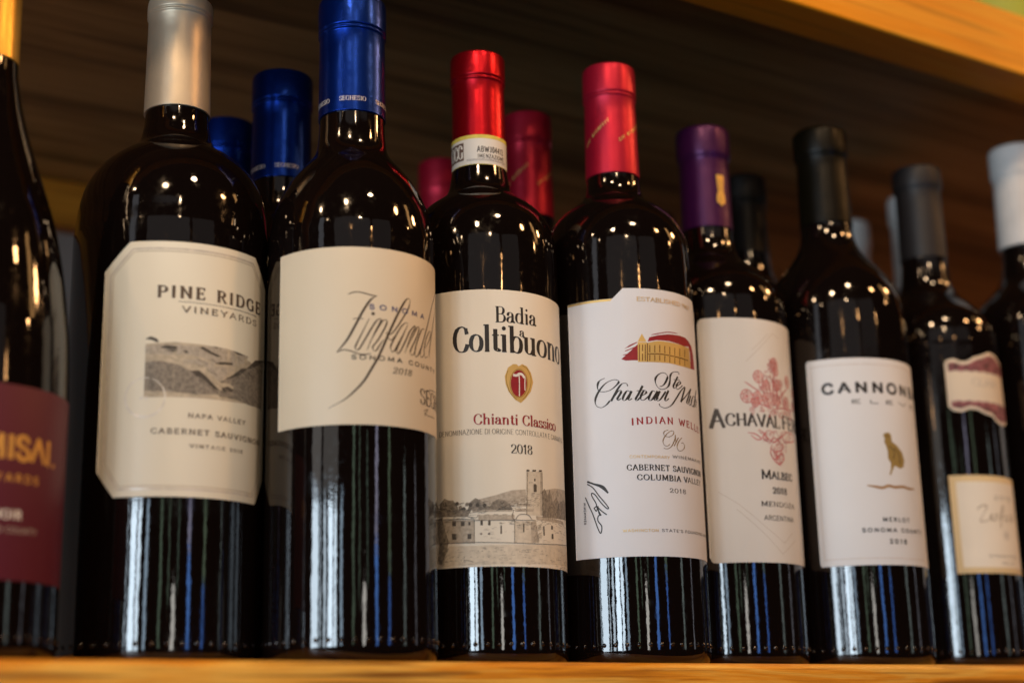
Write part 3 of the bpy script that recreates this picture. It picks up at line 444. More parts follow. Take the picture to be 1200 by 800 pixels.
DATA = json.loads(r'''{"strokes":{"C":{"zthick":[[[2.57,151.25],[4.17,152.01],[6.58,152.35],[9.42,151.91],[12.29,151.23],[14.8,151.14]],[[14.8,151.14],[11.88,149.02],[8.61,143.82],[5.81,138.31],[2.23,131.66],[-2.15,126.2]],[[-2.15,126.2],[0.66,127.23],[3.84,126.7],[7.03,125.5],[9.84,125.39],[12.28,126.04]],[[31.27,151.62],[29.87,151.99],[27.72,149.68],[24.18,143.61],[20.42,135.97],[17.75,129.85],[15.18,124.25],[12.68,119.88],[9.44,114.41],[5.47,109.84],[0.74,105.81],[-5.65,102.62]]],"z":[[[4.4,140.46],[6.6,140.91],[9.22,140.71]],[[11.46,141.03],[8.62,135.06],[5.82,129.19],[5.63,127.75],[6.43,127.14],[7.42,127.99],[9.83,132.21],[12.7,137.35],[14.78,140.43],[16.27,141.19],[16.48,140.16],[13.52,134.49],[10.44,127.27]],[[11.46,130.21],[15.2,137.12],[17.35,140.45],[19.1,140.85],[18.87,138.73],[15.62,132.57],[13.1,129.07],[13.1,127.62],[14.35,127.29],[16.46,130.57],[17.76,132.35]],[[31.27,151.62],[30.39,148.04],[27.67,143.73],[24.15,138.55],[21.33,135.24],[19.3,134.8],[19.08,136.03]],[[19.08,134.78],[20.41,132.63],[21.77,132.79],[23.18,134.64]],[[30.32,140.8],[28.17,140.86],[25.11,137.43],[21.31,130.65],[21.07,128.33],[22.44,127.66],[25.58,132.88],[29.77,140.28]],[[29.77,140.28],[27.1,135.2],[24.1,129.33],[23.85,127.42],[25.05,127.37],[28.11,132.42],[30.85,137.51],[33.81,140.61],[34.11,139.82],[31.4,135.5],[28.07,127.8]],[[29.14,130.07],[33.16,136.67],[35.7,140.35],[37.04,140.41],[35.65,136.73],[31.63,130.06],[31.32,127.91],[32.76,127.73],[34.94,131.08]],[[41.56,140.55],[38.81,139.94],[34.96,132.78],[33.97,128.37],[35.54,127.61],[39.07,133.17],[41.95,138.92]],[[60.49,164.44],[50.69,154.99],[44.33,143.78],[39.07,133.17],[37.57,129.05],[38.99,127.85],[41.37,130.26]],[[41.41,132.39],[45.14,136.22],[47.69,140.28],[45.77,140.68],[42.33,136.44],[40.56,130.51],[41.75,128.21],[44.0,129.55]],[[60.48,158.63],[52.07,147.48],[47.35,136.74],[45.53,131.17],[46.0,128.71]]],"dot":[[[12.7,142.78],[13.2,143.74]]],"fam":[[[40.11,104.66],[43.48,105.89],[41.7,104.11],[40.86,102.71]],[[40.48,103.89],[43.42,103.16],[46.4,103.29],[51.81,103.49]],[[41.88,113.35],[45.64,114.72],[54.58,115.55]]]},"E":{"ch":[[[-10.58,132.62],[-13.21,131.47],[-14.15,129.24],[-13.63,126.86],[-11.06,126.15],[-7.81,126.82],[-4.52,129.4],[-4.01,131.0],[-6.25,131.59],[-9.97,130.24],[-13.39,126.84],[-15.47,122.88],[-15.1,119.83],[-12.77,118.67],[-10.4,119.62],[-8.48,121.55]],[[0.18,128.29],[-0.23,129.46],[-2.26,129.53],[-4.15,127.53],[-6.09,124.39],[-7.8,121.5]],[[-6.82,123.05],[-4.67,125.7],[-3.07,126.32],[-3.12,125.16],[-4.81,122.47],[-4.62,121.54],[-3.23,122.39]],[[1.19,125.49],[-0.15,125.99],[-1.82,123.72],[-2.36,121.67],[-1.01,121.62],[0.9,124.11],[1.88,125.71]],[[1.88,125.71],[0.38,122.51],[0.56,121.44],[1.95,122.25]],[[7.29,128.28],[5.26,124.55],[3.67,121.86],[4.42,121.31],[6.35,123.17]],[[4.4,125.93],[8.13,126.3]],[[6.36,123.4],[8.53,124.6],[9.06,125.77],[7.88,125.97],[6.37,123.63],[6.29,121.78],[7.68,121.57],[10.14,123.49]],[[13.43,125.72],[12.21,126.12],[10.63,123.74],[10.05,121.63],[11.5,121.69],[13.61,124.34],[14.71,126.03]],[[14.71,126.03],[13.03,122.69],[13.22,121.54],[15.05,122.8]],[[16.0,126.11],[14.28,122.75],[14.47,121.51],[16.05,122.17],[19.21,126.13]],[[20.92,126.76],[18.74,122.84],[18.95,121.69],[20.98,123.04]],[[28.41,135.64],[27.8,136.73],[24.51,136.29],[22.57,134.42],[22.09,131.55],[21.07,129.11],[18.74,127.49],[16.06,127.28],[14.13,129.48],[14.03,132.27],[16.48,134.78],[19.19,135.25],[20.78,133.76],[19.48,130.83],[17.75,129.04],[16.13,128.45]],[[27.28,134.3],[24.39,129.94],[24.1,128.4],[25.58,128.91]],[[24.58,132.68],[28.54,132.83]],[[26.07,129.44],[28.76,131.07],[29.2,132.21],[27.77,131.78],[26.08,129.68],[26.49,128.08],[28.6,129.07],[30.53,130.52]],[[15.41,120.04],[15.87,118.92],[18.75,118.29],[22.23,119.9],[25.52,123.52],[29.2,127.74],[32.44,130.1],[30.95,126.58],[28.77,122.29]],[[28.77,122.29],[34.7,127.16],[38.12,130.11],[36.05,126.91],[33.4,122.71],[34.64,122.2]],[[37.48,126.44],[35.36,123.02],[36.16,121.73],[37.89,122.96]],[[42.55,126.88],[40.29,126.7],[37.95,123.45],[38.81,121.7],[40.94,122.55]],[[45.94,130.64],[42.8,125.74],[40.8,121.57]],[[41.68,123.15],[44.43,126.04],[45.53,125.3],[43.29,122.5],[44.9,122.32]]],"sigthick":[[[-21.19,84.27],[-17.72,82.79],[-14.42,81.14],[-11.05,78.19]],[[-17.72,82.79],[-13.46,81.43],[-11.48,78.89]]],"sig":[[[-21.23,83.14],[-18.28,81.04],[-15.52,77.18],[-12.84,73.83],[-11.1,71.25],[-12.02,71.09],[-14.7,73.97],[-17.43,77.8],[-19.13,78.63],[-18.94,77.04],[-17.33,74.19],[-16.91,72.59],[-18.18,71.58]],[[-18.18,71.58],[-17.01,70.13],[-16.2,72.3],[-15.85,69.14],[-14.94,68.17],[-16.92,72.36],[-14.4,69.92],[-12.14,68.19]],[[-14.7,68.16],[-16.14,67.82],[-16.47,65.62],[-14.68,62.81],[-15.28,59.74],[-16.62,62.06],[-18.8,68.49],[-21.11,73.65],[-22.54,76.95]]],"cm":[[[19.58,107.75],[17.87,107.22],[16.98,106.14],[17.5,104.95],[19.63,104.48],[22.23,105.72],[22.85,107.2],[21.31,107.48],[18.74,105.85],[16.96,103.69],[16.39,101.83],[17.23,100.25],[18.89,100.15],[20.16,101.06]],[[16.7,99.0],[18.32,98.69],[20.58,99.66],[22.22,101.63],[23.43,103.98],[23.81,105.66]],[[23.67,105.64],[23.82,103.81],[23.82,101.77]],[[22.67,100.44],[24.43,102.85],[25.67,104.61]],[[28.03,104.86],[26.14,103.22],[24.55,100.61],[24.98,98.82],[26.65,98.37],[28.84,99.41],[29.77,101.16],[28.77,102.48],[27.52,102.14]]],"brush":[[[-0.42,145.19],[2.59,146.32],[5.14,147.41]],[[-1.48,143.36],[1.83,143.96],[4.23,145.64]],[[12.88,153.42],[17.82,154.68],[22.81,155.76],[28.94,155.98]]],"gwin":[[[11.9,148.24],[11.73,144.83]],[[11.67,143.47],[11.53,140.75]],[[14.52,148.41],[14.35,145.0]],[[14.27,143.63],[14.13,140.91]],[[17.25,148.64],[17.06,145.21]],[[16.99,143.84],[16.84,141.11]],[[20.1,148.51],[19.89,145.03]],[[19.81,143.7],[19.65,140.92]],[[23.12,148.42],[22.89,144.88]],[[22.81,143.6],[22.63,140.75]],[[26.4,148.42],[26.14,144.81]],[[26.05,143.57],[25.84,140.67]],[[30.03,148.54],[29.73,144.85]],[[29.63,143.66],[29.39,140.69]],[[34.22,148.82],[33.86,145.05]],[[33.75,143.9],[33.46,140.85]],[[8.24,148.42],[8.1,145.36]],[[8.03,144.0],[7.88,140.61]],[[6.7,148.38],[6.35,140.58]],[[9.63,148.47],[9.25,140.66]],[[10.98,143.95],[17.25,144.37],[25.62,144.12],[36.8,143.9]],[[10.71,149.2],[10.31,140.19]]]},"D":{"crw":[[[14.74,128.26],[16.34,128.24],[17.69,129.03],[19.05,128.88],[20.25,127.63]]],"crw2":[[[17.52,128.2],[17.59,125.2],[17.41,118.79]],[[20.57,127.66],[20.4,124.36],[20.38,121.64]]],"crg":[[[21.92,125.07],[21.75,123.59],[21.35,122.16],[20.75,120.86],[19.97,119.75],[19.07,118.9],[18.09,118.33],[17.09,118.09],[16.11,118.18],[15.21,118.6],[14.41,119.33],[13.76,120.32],[13.28,121.53],[13.0,122.89],[12.93,124.34],[13.08,125.8],[13.42,127.2],[13.96,128.47],[14.67,129.56],[15.52,130.4],[16.46,130.95],[17.45,131.2],[18.46,131.13],[19.42,130.73],[20.28,130.03],[21.0,129.07],[21.53,127.87],[21.84,126.52],[21.92,125.07]],[[12.1,130.28],[11.18,126.97],[11.66,123.46],[13.24,119.47],[16.04,117.2]],[[19.48,133.03],[21.96,131.65],[23.81,127.75],[23.34,123.58],[21.26,119.54],[19.02,117.16]]],"thin":[[[-26.25,64.01],[-4.44,62.91]],[[-4.45,62.53],[-4.52,52.39]],[[-4.83,62.36],[13.52,62.29]],[[13.53,62.4],[13.27,52.22]],[[13.24,66.94],[13.13,62.77],[23.98,62.87]],[[13.94,62.79],[15.63,64.74],[17.75,65.2],[20.35,64.94],[22.11,63.14]],[[-20.99,53.06],[-3.11,52.71],[13.27,52.41],[30.33,52.64],[54.59,54.25]],[[20.5,84.12],[19.48,65.28]],[[28.89,84.83],[28.64,65.11]],[[21.37,83.02],[26.7,83.26]],[[21.26,79.54],[23.12,79.68]],[[24.94,62.55],[47.02,62.74]],[[-16.22,46.68],[-3.23,46.37],[11.91,45.83],[48.12,47.31]],[[-19.29,45.03],[-8.97,45.12],[-5.15,44.21]],[[-3.18,48.98],[11.98,48.45],[30.2,49.59]],[[14.06,67.34],[23.67,67.81]],[[14.94,69.65],[21.87,69.99]],[[-2.89,64.74],[13.19,64.85]],[[-7.49,64.18],[-3.67,63.63],[-2.89,64.74]]]},"G":{"wave":[[[2.38,92.2],[6.98,91.42],[10.74,90.95],[14.28,92.06],[18.51,91.48],[24.07,92.07],[28.78,91.42],[34.76,91.74]]],"bd":[[[17.06,113.37],[19.97,110.46],[18.85,106.28]],[[20.21,112.53],[23.23,108.64],[23.38,104.03]],[[15.18,118.93],[16.92,117.99]]]},"F":{"fl":[[[9.21,141.99],[13.31,139.33],[17.64,136.37],[20.96,129.38]],[[17.06,141.18],[20.49,135.79],[23.03,129.57]],[[28.06,147.2],[26.72,139.68],[26.35,129.91]],[[40.32,141.74],[31.96,135.49],[28.68,129.37]],[[11.88,131.22],[18.12,130.36],[24.03,128.86]],[[22.26,144.88],[23.97,140.18],[25.11,134.63]],[[33.15,145.48],[30.38,139.34],[28.48,133.4]],[[47.16,130.62],[34.19,130.11],[26.24,128.69]],[[9.14,115.57],[13.35,114.9],[16.77,112.69],[14.03,112.15],[10.74,114.42]],[[17.04,116.28],[20.63,113.33],[24.6,111.27],[29.56,114.17],[37.44,118.4]],[[21.37,110.2],[24.82,113.68],[29.3,111.73],[31.58,108.78],[25.26,106.55],[21.74,108.64]],[[32.64,117.75],[43.69,117.73],[45.89,114.83],[34.93,112.4],[30.87,114.32]],[[23.45,110.37],[21.98,105.48],[24.89,102.54],[29.97,106.21],[31.6,103.19],[26.93,100.34],[22.81,103.17]],[[19.9,116.47],[17.73,113.14],[21.44,111.01]],[[26.55,108.26],[25.85,101.04]]],"zz":[[[10.76,152.58],[29.07,169.19],[34.37,167.18]],[[14.7,158.91],[25.41,168.24]],[[-7.57,85.61],[2.06,79.45],[16.95,67.22],[27.55,60.38],[34.83,65.95]],[[1.12,76.76],[11.73,67.48],[25.86,54.88],[37.64,62.67]]]}},"polys":{"E":{"red":[[[-2.22,141.36],[1.53,144.64],[5.87,148.54],[5.61,140.74],[-0.28,140.62]],[[-0.7,146.38],[2.01,148.19],[5.48,149.72],[5.66,149.32],[1.98,147.34]],[[10.93,150.07],[11.74,152.15],[16.22,153.5],[22.75,154.72],[30.47,155.2],[35.23,155.04],[38.72,153.83],[42.0,151.91],[44.01,147.8],[45.15,140.9],[39.44,140.25],[39.61,147.92],[38.39,151.15],[34.13,150.49],[29.05,150.82],[22.96,151.31],[15.71,151.06]]],"gold":[[[5.93,149.9],[8.15,153.87],[10.39,149.87]],[[5.92,149.66],[10.66,149.61],[10.26,140.02],[5.64,139.9]],[[10.83,149.48],[16.07,150.75],[21.65,150.88],[30.09,150.64],[38.69,150.34],[39.44,140.25],[30.29,140.02],[21.84,140.41],[15.5,140.15],[10.44,140.03]]]},"D":{"gold":[[[17.34,132.56],[19.19,133.78],[21.68,132.99],[23.89,130.23],[25.11,125.98],[23.6,121.43],[20.58,117.84],[18.07,115.59],[15.16,116.87],[12.14,120.5],[10.84,123.96],[10.51,127.48],[12.13,131.65],[14.73,133.45],[16.48,133.45]]],"red":[[[21.53,125.03],[21.38,123.62],[21.01,122.27],[20.46,121.04],[19.75,119.99],[18.92,119.18],[18.02,118.64],[17.1,118.42],[16.2,118.51],[15.36,118.91],[14.63,119.6],[14.03,120.54],[13.59,121.69],[13.34,122.98],[13.27,124.36],[13.41,125.74],[13.73,127.07],[14.23,128.28],[14.88,129.31],[15.66,130.11],[16.53,130.64],[17.45,130.87],[18.37,130.8],[19.25,130.42],[20.04,129.75],[20.69,128.83],[21.18,127.7],[21.46,126.41]]],"t2":[[[-21.23,68.26],[-20.73,70.88],[-18.43,72.96],[-16.27,72.0],[-14.16,71.83],[-12.15,69.39],[-11.78,67.47]],[[-7.44,67.21],[-6.22,70.56],[-3.9,72.35],[-2.01,71.52],[0.22,69.94],[1.67,66.88]],[[1.67,66.88],[3.63,70.27],[6.32,71.77],[9.38,71.04],[11.71,69.56],[12.84,66.93]],[[-25.14,68.67],[-24.61,70.52],[-23.09,72.28],[-22.15,70.26],[-21.23,68.26]],[[-26.19,68.4],[-5.51,67.3],[-7.49,64.18],[-25.71,65.28]],[[28.6,64.34],[29.09,76.32],[30.26,77.59],[31.36,76.15],[32.5,74.72],[33.9,77.58],[35.1,74.99],[36.33,72.02],[39.58,74.73],[42.09,71.91],[48.54,74.73],[56.95,73.13],[56.95,65.97],[37.37,64.77]],[[-21.76,64.12],[-19.9,64.71],[-18.2,58.49],[-16.54,53.83],[-17.46,49.76],[-20.21,43.6],[-22.52,44.53],[-21.47,51.97],[-22.33,57.72]]],"t1":[[[-5.52,67.11],[12.44,66.92],[12.42,66.16],[-5.15,65.96]],[[-2.89,64.74],[13.59,64.67],[13.53,62.4],[-2.56,62.46]],[[-8.56,69.92],[-2.77,71.55],[4.83,73.3],[12.66,75.68],[19.37,76.35],[19.68,71.77],[14.94,69.65],[12.49,68.82],[-2.85,67.38]],[[56.94,79.92],[38.2,78.47],[29.66,76.76],[29.57,74.43],[37.77,71.4],[56.93,73.92]],[[14.06,67.34],[23.67,67.81],[23.16,66.63],[14.03,66.2]],[[14.94,69.65],[21.41,69.96],[21.83,68.84],[14.5,68.5]],[[16.67,72.01],[17.98,73.21],[19.25,72.13],[19.19,70.22],[16.61,70.1]],[[24.53,64.81],[47.21,64.33],[48.6,62.93],[24.95,62.93]],[[-26.25,63.81],[-4.45,62.53],[-4.63,52.4],[-20.99,53.06],[-24.87,52.27]],[[21.61,61.97],[24.47,62.9],[26.09,53.12],[21.77,52.51]],[[27.8,84.72],[29.17,84.86],[28.64,65.11],[27.06,65.37]]],"t0":[[[-25.38,51.94],[-3.14,51.22],[30.31,52.26],[56.97,53.73],[56.48,44.67],[11.84,42.85],[-10.97,42.99],[-25.51,42.9]],[[13.52,62.02],[21.63,62.35],[21.77,52.51],[13.67,52.23]],[[19.84,84.46],[28.36,85.17],[27.57,65.03],[19.47,64.9]]],"t3":[[[-14.72,62.75],[-12.86,62.62],[-12.9,60.36],[-14.75,60.49]],[[-10.65,62.48],[-8.88,62.37],[-8.92,60.11],[-10.69,60.21]],[[-7.14,61.9],[-6.18,61.85],[-6.21,60.35],[-7.17,60.39]],[[-15.01,57.11],[-12.75,56.95],[-12.79,54.32],[-14.84,54.46]],[[-7.62,56.65],[-5.89,56.57],[-5.93,54.32],[-7.65,54.4]],[[-1.81,62.25],[-0.68,62.22],[-0.72,60.15],[-1.84,60.18]],[[1.58,62.17],[2.71,62.15],[2.66,60.08],[1.54,60.1]],[[7.02,60.05],[7.67,60.05],[7.58,56.29],[6.93,56.29]],[[17.63,61.02],[18.27,61.05],[18.16,57.26],[17.52,57.23]],[[28.72,60.53],[29.54,60.59],[29.65,56.4],[28.82,56.34]],[[34.39,61.39],[35.73,61.13],[35.64,59.58],[34.29,59.46]],[[34.52,57.56],[35.89,57.68],[35.9,55.38],[34.47,55.26]],[[23.67,78.95],[24.79,79.23],[25.52,78.71],[25.41,75.61],[23.65,75.48]],[[24.14,81.49],[24.88,81.55],[24.83,80.39],[24.1,80.33]],[[-1.91,56.8],[-1.16,56.78],[-1.17,56.03],[-1.92,56.05]],[[1.47,56.71],[2.41,56.7],[2.39,55.95],[1.46,55.96]],[[20.08,85.33],[21.68,85.44],[21.65,84.59],[20.06,84.48]],[[23.32,85.49],[25.27,85.65],[25.24,84.8],[23.29,84.63]],[[27.05,85.7],[28.93,85.81],[28.9,85.02],[27.02,84.84]]]},"B":{"t2":[[[0.24,122.64],[3.97,123.3],[7.6,123.09],[13.97,121.89],[18.17,119.77],[22.4,120.13],[25.38,118.05],[29.54,114.22],[31.7,112.58],[31.48,110.87],[24.62,110.1],[18.92,109.85],[10.71,110.38],[0.22,110.72]],[[31.86,116.44],[34.86,117.83],[38.32,120.32],[43.4,124.14],[47.03,124.85],[52.88,129.54],[61.85,131.36],[60.61,125.79],[59.34,109.1],[48.33,108.94],[41.15,109.64],[31.5,110.16],[31.97,112.61],[37.93,112.99],[39.09,115.11],[36.65,116.17],[32.14,116.0]]],"t3":[[[-0.03,132.67],[2.24,133.82],[4.55,132.85],[5.74,131.42],[4.61,131.18],[2.75,132.14]],[[6.05,129.03],[8.28,130.03],[12.82,129.72],[13.54,128.56],[10.15,128.17]],[[15.16,127.93],[17.0,128.2],[17.72,127.39],[16.58,126.73]],[[22.13,129.95],[24.05,130.4],[28.11,128.48],[32.37,127.38],[30.24,126.83],[26.1,127.98]],[[29.27,123.8],[32.44,124.97],[38.18,125.4],[38.21,124.43],[31.39,123.61]],[[18.64,119.57],[22.4,120.13],[25.38,118.05],[29.53,114.46],[31.42,113.02],[29.06,112.96],[24.44,116.51],[20.56,118.06]],[[32.75,113.92],[36.1,114.88],[38.82,113.86],[37.93,112.75],[33.34,112.32]],[[33.74,117.67],[38.33,120.07],[43.41,123.9],[46.67,124.28],[42.81,121.1],[37.76,118.77]],[[46.65,124.77],[52.89,129.3],[61.09,130.93],[54.98,127.52],[48.63,124.68]],[[7.9,127.63],[11.51,128.22],[13.79,127.85],[11.08,127.25]],[[28.56,130.96],[30.65,131.01],[30.15,130.21]],[[38.03,130.74],[42.53,130.35],[45.37,129.69],[40.57,129.49]]],"t1":[[[0.09,129.31],[5.55,130.22],[14.63,130.3],[22.12,130.19],[29.07,131.27],[38.03,130.74],[47.65,129.91],[44.75,126.36],[38.23,123.7],[29.27,123.8],[24.19,125.59],[18.44,126.49],[10.21,126.02],[0.2,126.21]],[[14.83,123.85],[22.27,124.91],[29.27,123.8],[28.34,120.31],[25.28,121.87],[21.38,122.43],[16.24,122.5]],[[25.3,120.91],[32.49,123.28],[38.87,122.84],[33.73,118.15],[31.61,115.93]]]},"G":{"gold":[[[13.39,118.85],[14.71,120.2],[17.2,120.59],[18.66,119.39],[18.92,115.8],[22.42,113.73],[25.72,110.4],[27.17,106.41],[25.86,102.69],[23.07,101.55],[21.06,102.33],[19.46,102.99],[17.91,100.61],[16.36,97.73],[15.49,98.2],[16.7,101.06],[17.03,104.14],[15.44,106.62],[15.56,110.72],[14.91,113.26],[13.92,115.27],[14.42,117.35]]]}},"text":{"D":[["Badia","didone",6.89,27.73,152.78,7.3,-0.01],["a","didone_a",18.32,20.8,146.67,4.14,0.14],["Coltibuono","didone",-12.73,48.75,138.69,12.33,-1.04],["Chianti Classico","didone_red",-3.9,40.84,105.38,4.64,-0.71],["DENOMINAZIONE DI ORIGINE","sans_thin",-20.77,14.11,100.91,2.3,-0.15],["2018","didone",12.66,23.55,92.35,4.1,-0.3]],"E":[["ESTABLISHED 1967","roman_gold",6.24,40.86,169.97,1.98,-1.43],["INDIAN","roman_red",1.17,22.81,110.27,3.05,-0.85],["CABERNET SAUVIGNON","roman",-1.75,45.43,88.27,2.58,-0.31],["COLUMBIA VALLEY","roman",2.8,44.53,83.69,2.51,-0.96],["2018","roman",18.78,29.01,78.12,1.99,-0.34],["CONTEMPORARY","tiny_gold",-0.31,19.73,94.01,1.26,0.18],["STATE'S FOUNDING","tiny",13.62,42.85,59.69,1.28,-1.18],["WASHINGTON","tiny_gold",-4.9,11.91,59.63,1.23,0.83],["WINEMAKING","tiny",21.23,47.1,94.65,1.39,-1.34]],"F":[["A","ach",-9.48,-2.57,118.4,9.15,-0.94],["CHAVAL","ach",-1.71,30.01,119.11,6.11,-0.54],["FE","ach",32.15,43.23,119.33,6.58,-1.16],["M","roman",15.28,21.24,92.31,4.39,0.13],["ALBEC","roman",21.8,38.21,92.6,3.58,-0.66],["2018","roman",21.72,31.97,85.08,3.12,-0.36],["MENDOZA","roman",14.25,38.93,78.44,2.39,-0.21],["ARGENTINA","sansb",15.43,36.83,71.45,2.39,-0.28]],"G":[["CANNONB","bold",-17.24,42.71,141.94,5.2,-1.09],["ELEV","tinyb",-3.15,33.65,135.97,1.8,-0.64],["MERLOT","tinyb",9.3,26.84,73.41,2.01,0.23],["SONOMA COUNTY","tinyb",-2.09,38.73,67.93,1.96,-0.05],["2018","tinyb",12.15,23.29,61.99,2.23,0.1]],"C":[["SONOMA","cap_blue",11.51,40.83,145.14,2.03,-0.6],["SONOMA COUNTY","tinyb",4.03,52.18,123.26,1.75,-1.52],["2018","romani",21.76,31.61,118.22,2.66,-0.77],["SEG","cond",37.25,51.44,107.41,6.53,-1.05]],"B":[["PINE RIDGE","pine",4.41,59.83,150.72,4.83,1.36],["VINEYARDS","pine_s",14.58,53.03,144.59,2.46,1.04],["NAPA VALLEY","pine_s",18.33,46.17,99.87,1.83,0.73],["CABERNET SAUVIGNON","pine_s",3.62,57.58,92.89,2.12,1.37],["VINTAGE 2018","pine_s",19.23,44.88,87.44,1.46,0.39]],"A":[["ISAL","deco",32.05,56.28,73.43,8.53,-0.46],["ARDS","deco_s",31.9,46.55,64.86,2.82,0.22],["OIR","white",31.45,39.4,51.19,3.1,-0.07]],"H":[["2018","faint",17.86,33.95,91.78,2.25,-0.27],["RUSSIAN RIVER","faint",10.92,35.1,59.45,1.52,0.35]]},"flower":[[[17.34,144.85],3.05],[[28.61,152.6],3.05],[[29.49,149.03],2.32],[[40.94,145.15],2.91],[[9.97,134.36],3.27],[[22.33,133.54],3.27],[[29.11,133.48],2.91],[[37.92,133.12],3.27],[[16.05,133.84],2.91],[[21.92,140.78],2.54],[[29.99,141.74],2.54],[[14.52,131.34],2.18],[[51.47,140.58],2.91],[[48.06,133.27],2.18]]}''')
def rl(k): return RAD[k]*.001+.00013
def bottle(k, name, label, glassmat, lip=False, group='wine bottles in the front row'):
    root = empty(name, (*POS[k], 0.0)); tag(root, label, 'wine bottle', group)
    v, f = lathe(glass_profile(RAD[k], SHO[k], TOP[k], lip)); g = mobj('glass', v, f, glassmat, root)
    # knurled dots moulded round the heel
    vs, fs = [], []
    for i in range(44):
        a = 2*math.pi*i/44; c = Vector((math.cos(a), math.sin(a), 0)); s_ = Vector((-math.sin(a), math.cos(a), 0))
        b = len(vs); o = c*(RAD[k]*.001-.0001)+Z*.0088
        vs.append(o+c*.00075)
        for rr, hh in ((.0007, .00055), (.00115, 0)):
            for j in range(8): t = j*math.pi/4; vs.append(o+s_*math.cos(t)*rr+Z*math.sin(t)*rr+c*hh)
        for j in range(8): n_ = (j+1) % 8; fs += [(b, b+1+j, b+1+n_), (b+1+j, b+9+j, b+9+n_, b+1+n_)]
    mobj('heel_stippling', [tuple(q) for q in vs], fs, glassmat, g)
    return root
def capsule(root, rb, rt, zb, zt, ring, mat, style='ring'):
    v, f = lathe(capsule_profile(rb, rt, zb, zt, ring, style), 80); return mobj('capsule', v, f, mat, root)
def strokes(pr, k, key, m, w0, w1=None, taper=False):
    for path in DATA['strokes'][k][key]:
        w1_ = w1 or w0
        def wf(tx, ty, t):
            c = abs(tx*.39+ty*.92) if k in 'EC' else abs(ty*.95+tx*.3); c2 = min(1, c)**(9 if k in 'EC' else 3)
            q = w0+(w1_-w0)*c2
            return q*(.35+.65*min(1, 6*t, 6*(1-t))) if taper else q
        pr.ribbon([(a[0]+(b[0]-a[0])*j/8, a[1]+(b[1]-a[1])*j/8) for a, b in zip(path, path[1:]) for j in range(8)]+[tuple(path[-1])] if key == 'zz' else smooth_path(path), wf, m)
def polys(pr, k, key, m):
    for p in DATA['polys'][k][key]: pr.fill(p, m)
SOFT = flat('soft_brown_ink', (.11, .075, .05), .5)
STY = {
'didone': dict(mat=K, thick=.165, thin=.045, serif=.8), 'didone_a': dict(mat=K, thick=.2, thin=.05, serif=.8), 'didone_red': dict(mat=RED, thick=.19, thin=.06, serif=.8),
'sans_thin': dict(mat=KB, thick=.085, thin=.06, serif=0), 'roman_gold': dict(mat=GLD, thick=.2, thin=.1, serif=.8), 'roman_red': dict(mat=RED, thick=.26, thin=.12, serif=.9, gap=3.4),
'roman': dict(mat=K, thick=.235, thin=.10, serif=.9, gap=1.8), 'tiny': dict(mat=K, thick=.19, thin=.13, serif=0, gap=1.6), 'tiny_gold': dict(mat=GLD, thick=.19, thin=.13, serif=0, gap=1.6),
'ach': dict(mat=GREY, thick=.24, thin=.09, serif=.5), 'sansb': dict(mat=K, thick=.16, thin=.13, serif=0), 'bold': dict(mat=K, thick=.34, thin=.28, serif=0, gap=3.6),
'tinyb': dict(mat=K, thick=.28, thin=.22, serif=0, gap=4), 'cap_blue': dict(mat=BLU, thick=.30, thin=.25, serif=0, gap=7), 'romani': dict(mat=K, thick=.18, thin=.07, serif=.6, slant=.3, gap=2),
'cond': dict(mat=KB, thick=.13, thin=.05, serif=.5), 'pine': dict(mat=SOFT, thick=.29, thin=.11, serif=1.0, gap=3.2), 'pine_s': dict(mat=SOFT, thick=.26, thin=.13, serif=.8, gap=3),
'deco': dict(mat=None, thick=.24, thin=.20, serif=0, gap=.9), 'deco_s': dict(mat=None, thick=.2, thin=.17, serif=0, gap=4), 'white': dict(mat=WHT, thick=.24, thin=.18, serif=0, gap=2),
'faint': dict(mat=GREY, thick=.16, thin=.1, serif=0, gap=2),
}
FULL = {'CANNONB': 'CANNONB|ALL', 'ELEV': 'ELEV|EN', 'FE': 'FE|RRER', "STATE'S FOUNDING": "STATE'S FOUNDING| WINERY", 'INDIAN': 'INDIAN| WELLS', 'SEG': 'SEG|HESIO', 'ISAL': 'CHAM>ISAL', 'ARDS': 'VINEY>ARDS', 'OIR': 'PINOT N>OIR', 'DENOMINAZIONE DI ORIGINE': 'DENOMINAZIONE DI ORIGINE| CONTROLLATA E GARANTITA'}
def texts(pr, k, **over):
    for s, st, u0, u1, v, h, dv in DATA['text'][k]:
        if s == 'Coltibuono':
            text(pr, 'Colti', u0, 11.9, v+.3, h*.96, **STY[st]); text(pr, 'buono', 12.9, u1+1, v, h*.96, **STY[st]); continue
        kw = dict(STY[st])
        if kw['mat'] is None: kw['mat'] = over.get('deco')
        if s == 'PINE RIDGE': u1 = 56
        if s == 'INDIAN': kw['arch'] = (23, .0026); v = 110.8
        else: v = v
        text(pr, FULL.get(s, s), u0, u1, v, h, dv=0 if st != 'x' else dv, **kw)

# --- A: burgundy bottle at the left edge
MAROON = paper('maroon_label_paper', (.10, .012, .026), .5); ORG = flat('orange_ink', (.62, .31, .06), .5)
a = bottle('A', 'wine_bottle', 'sloping-shouldered dark bottle with gold capsule and maroon label, cut by the left edge', GL)
capsule(a, 13.9, 13.6, 243.5, 296.6, 280, foil('gold_capsule_foil', (.80, .50, .10), .36, .8))
lb = label_mesh('label', rl('A'), -14, 77, lambda u: 28.8, lambda u: 101.2, MAROON, a)
pr = Print(rl('A')); texts(pr, 'A', deco=ORG)
text(pr, 'SAN LUIS OBISPO COUN>TY', 43, 47, 46.2, 1.9, FNT, thick=.16, thin=.14, serif=0, gap=2)
pr.build('lettering', lb)
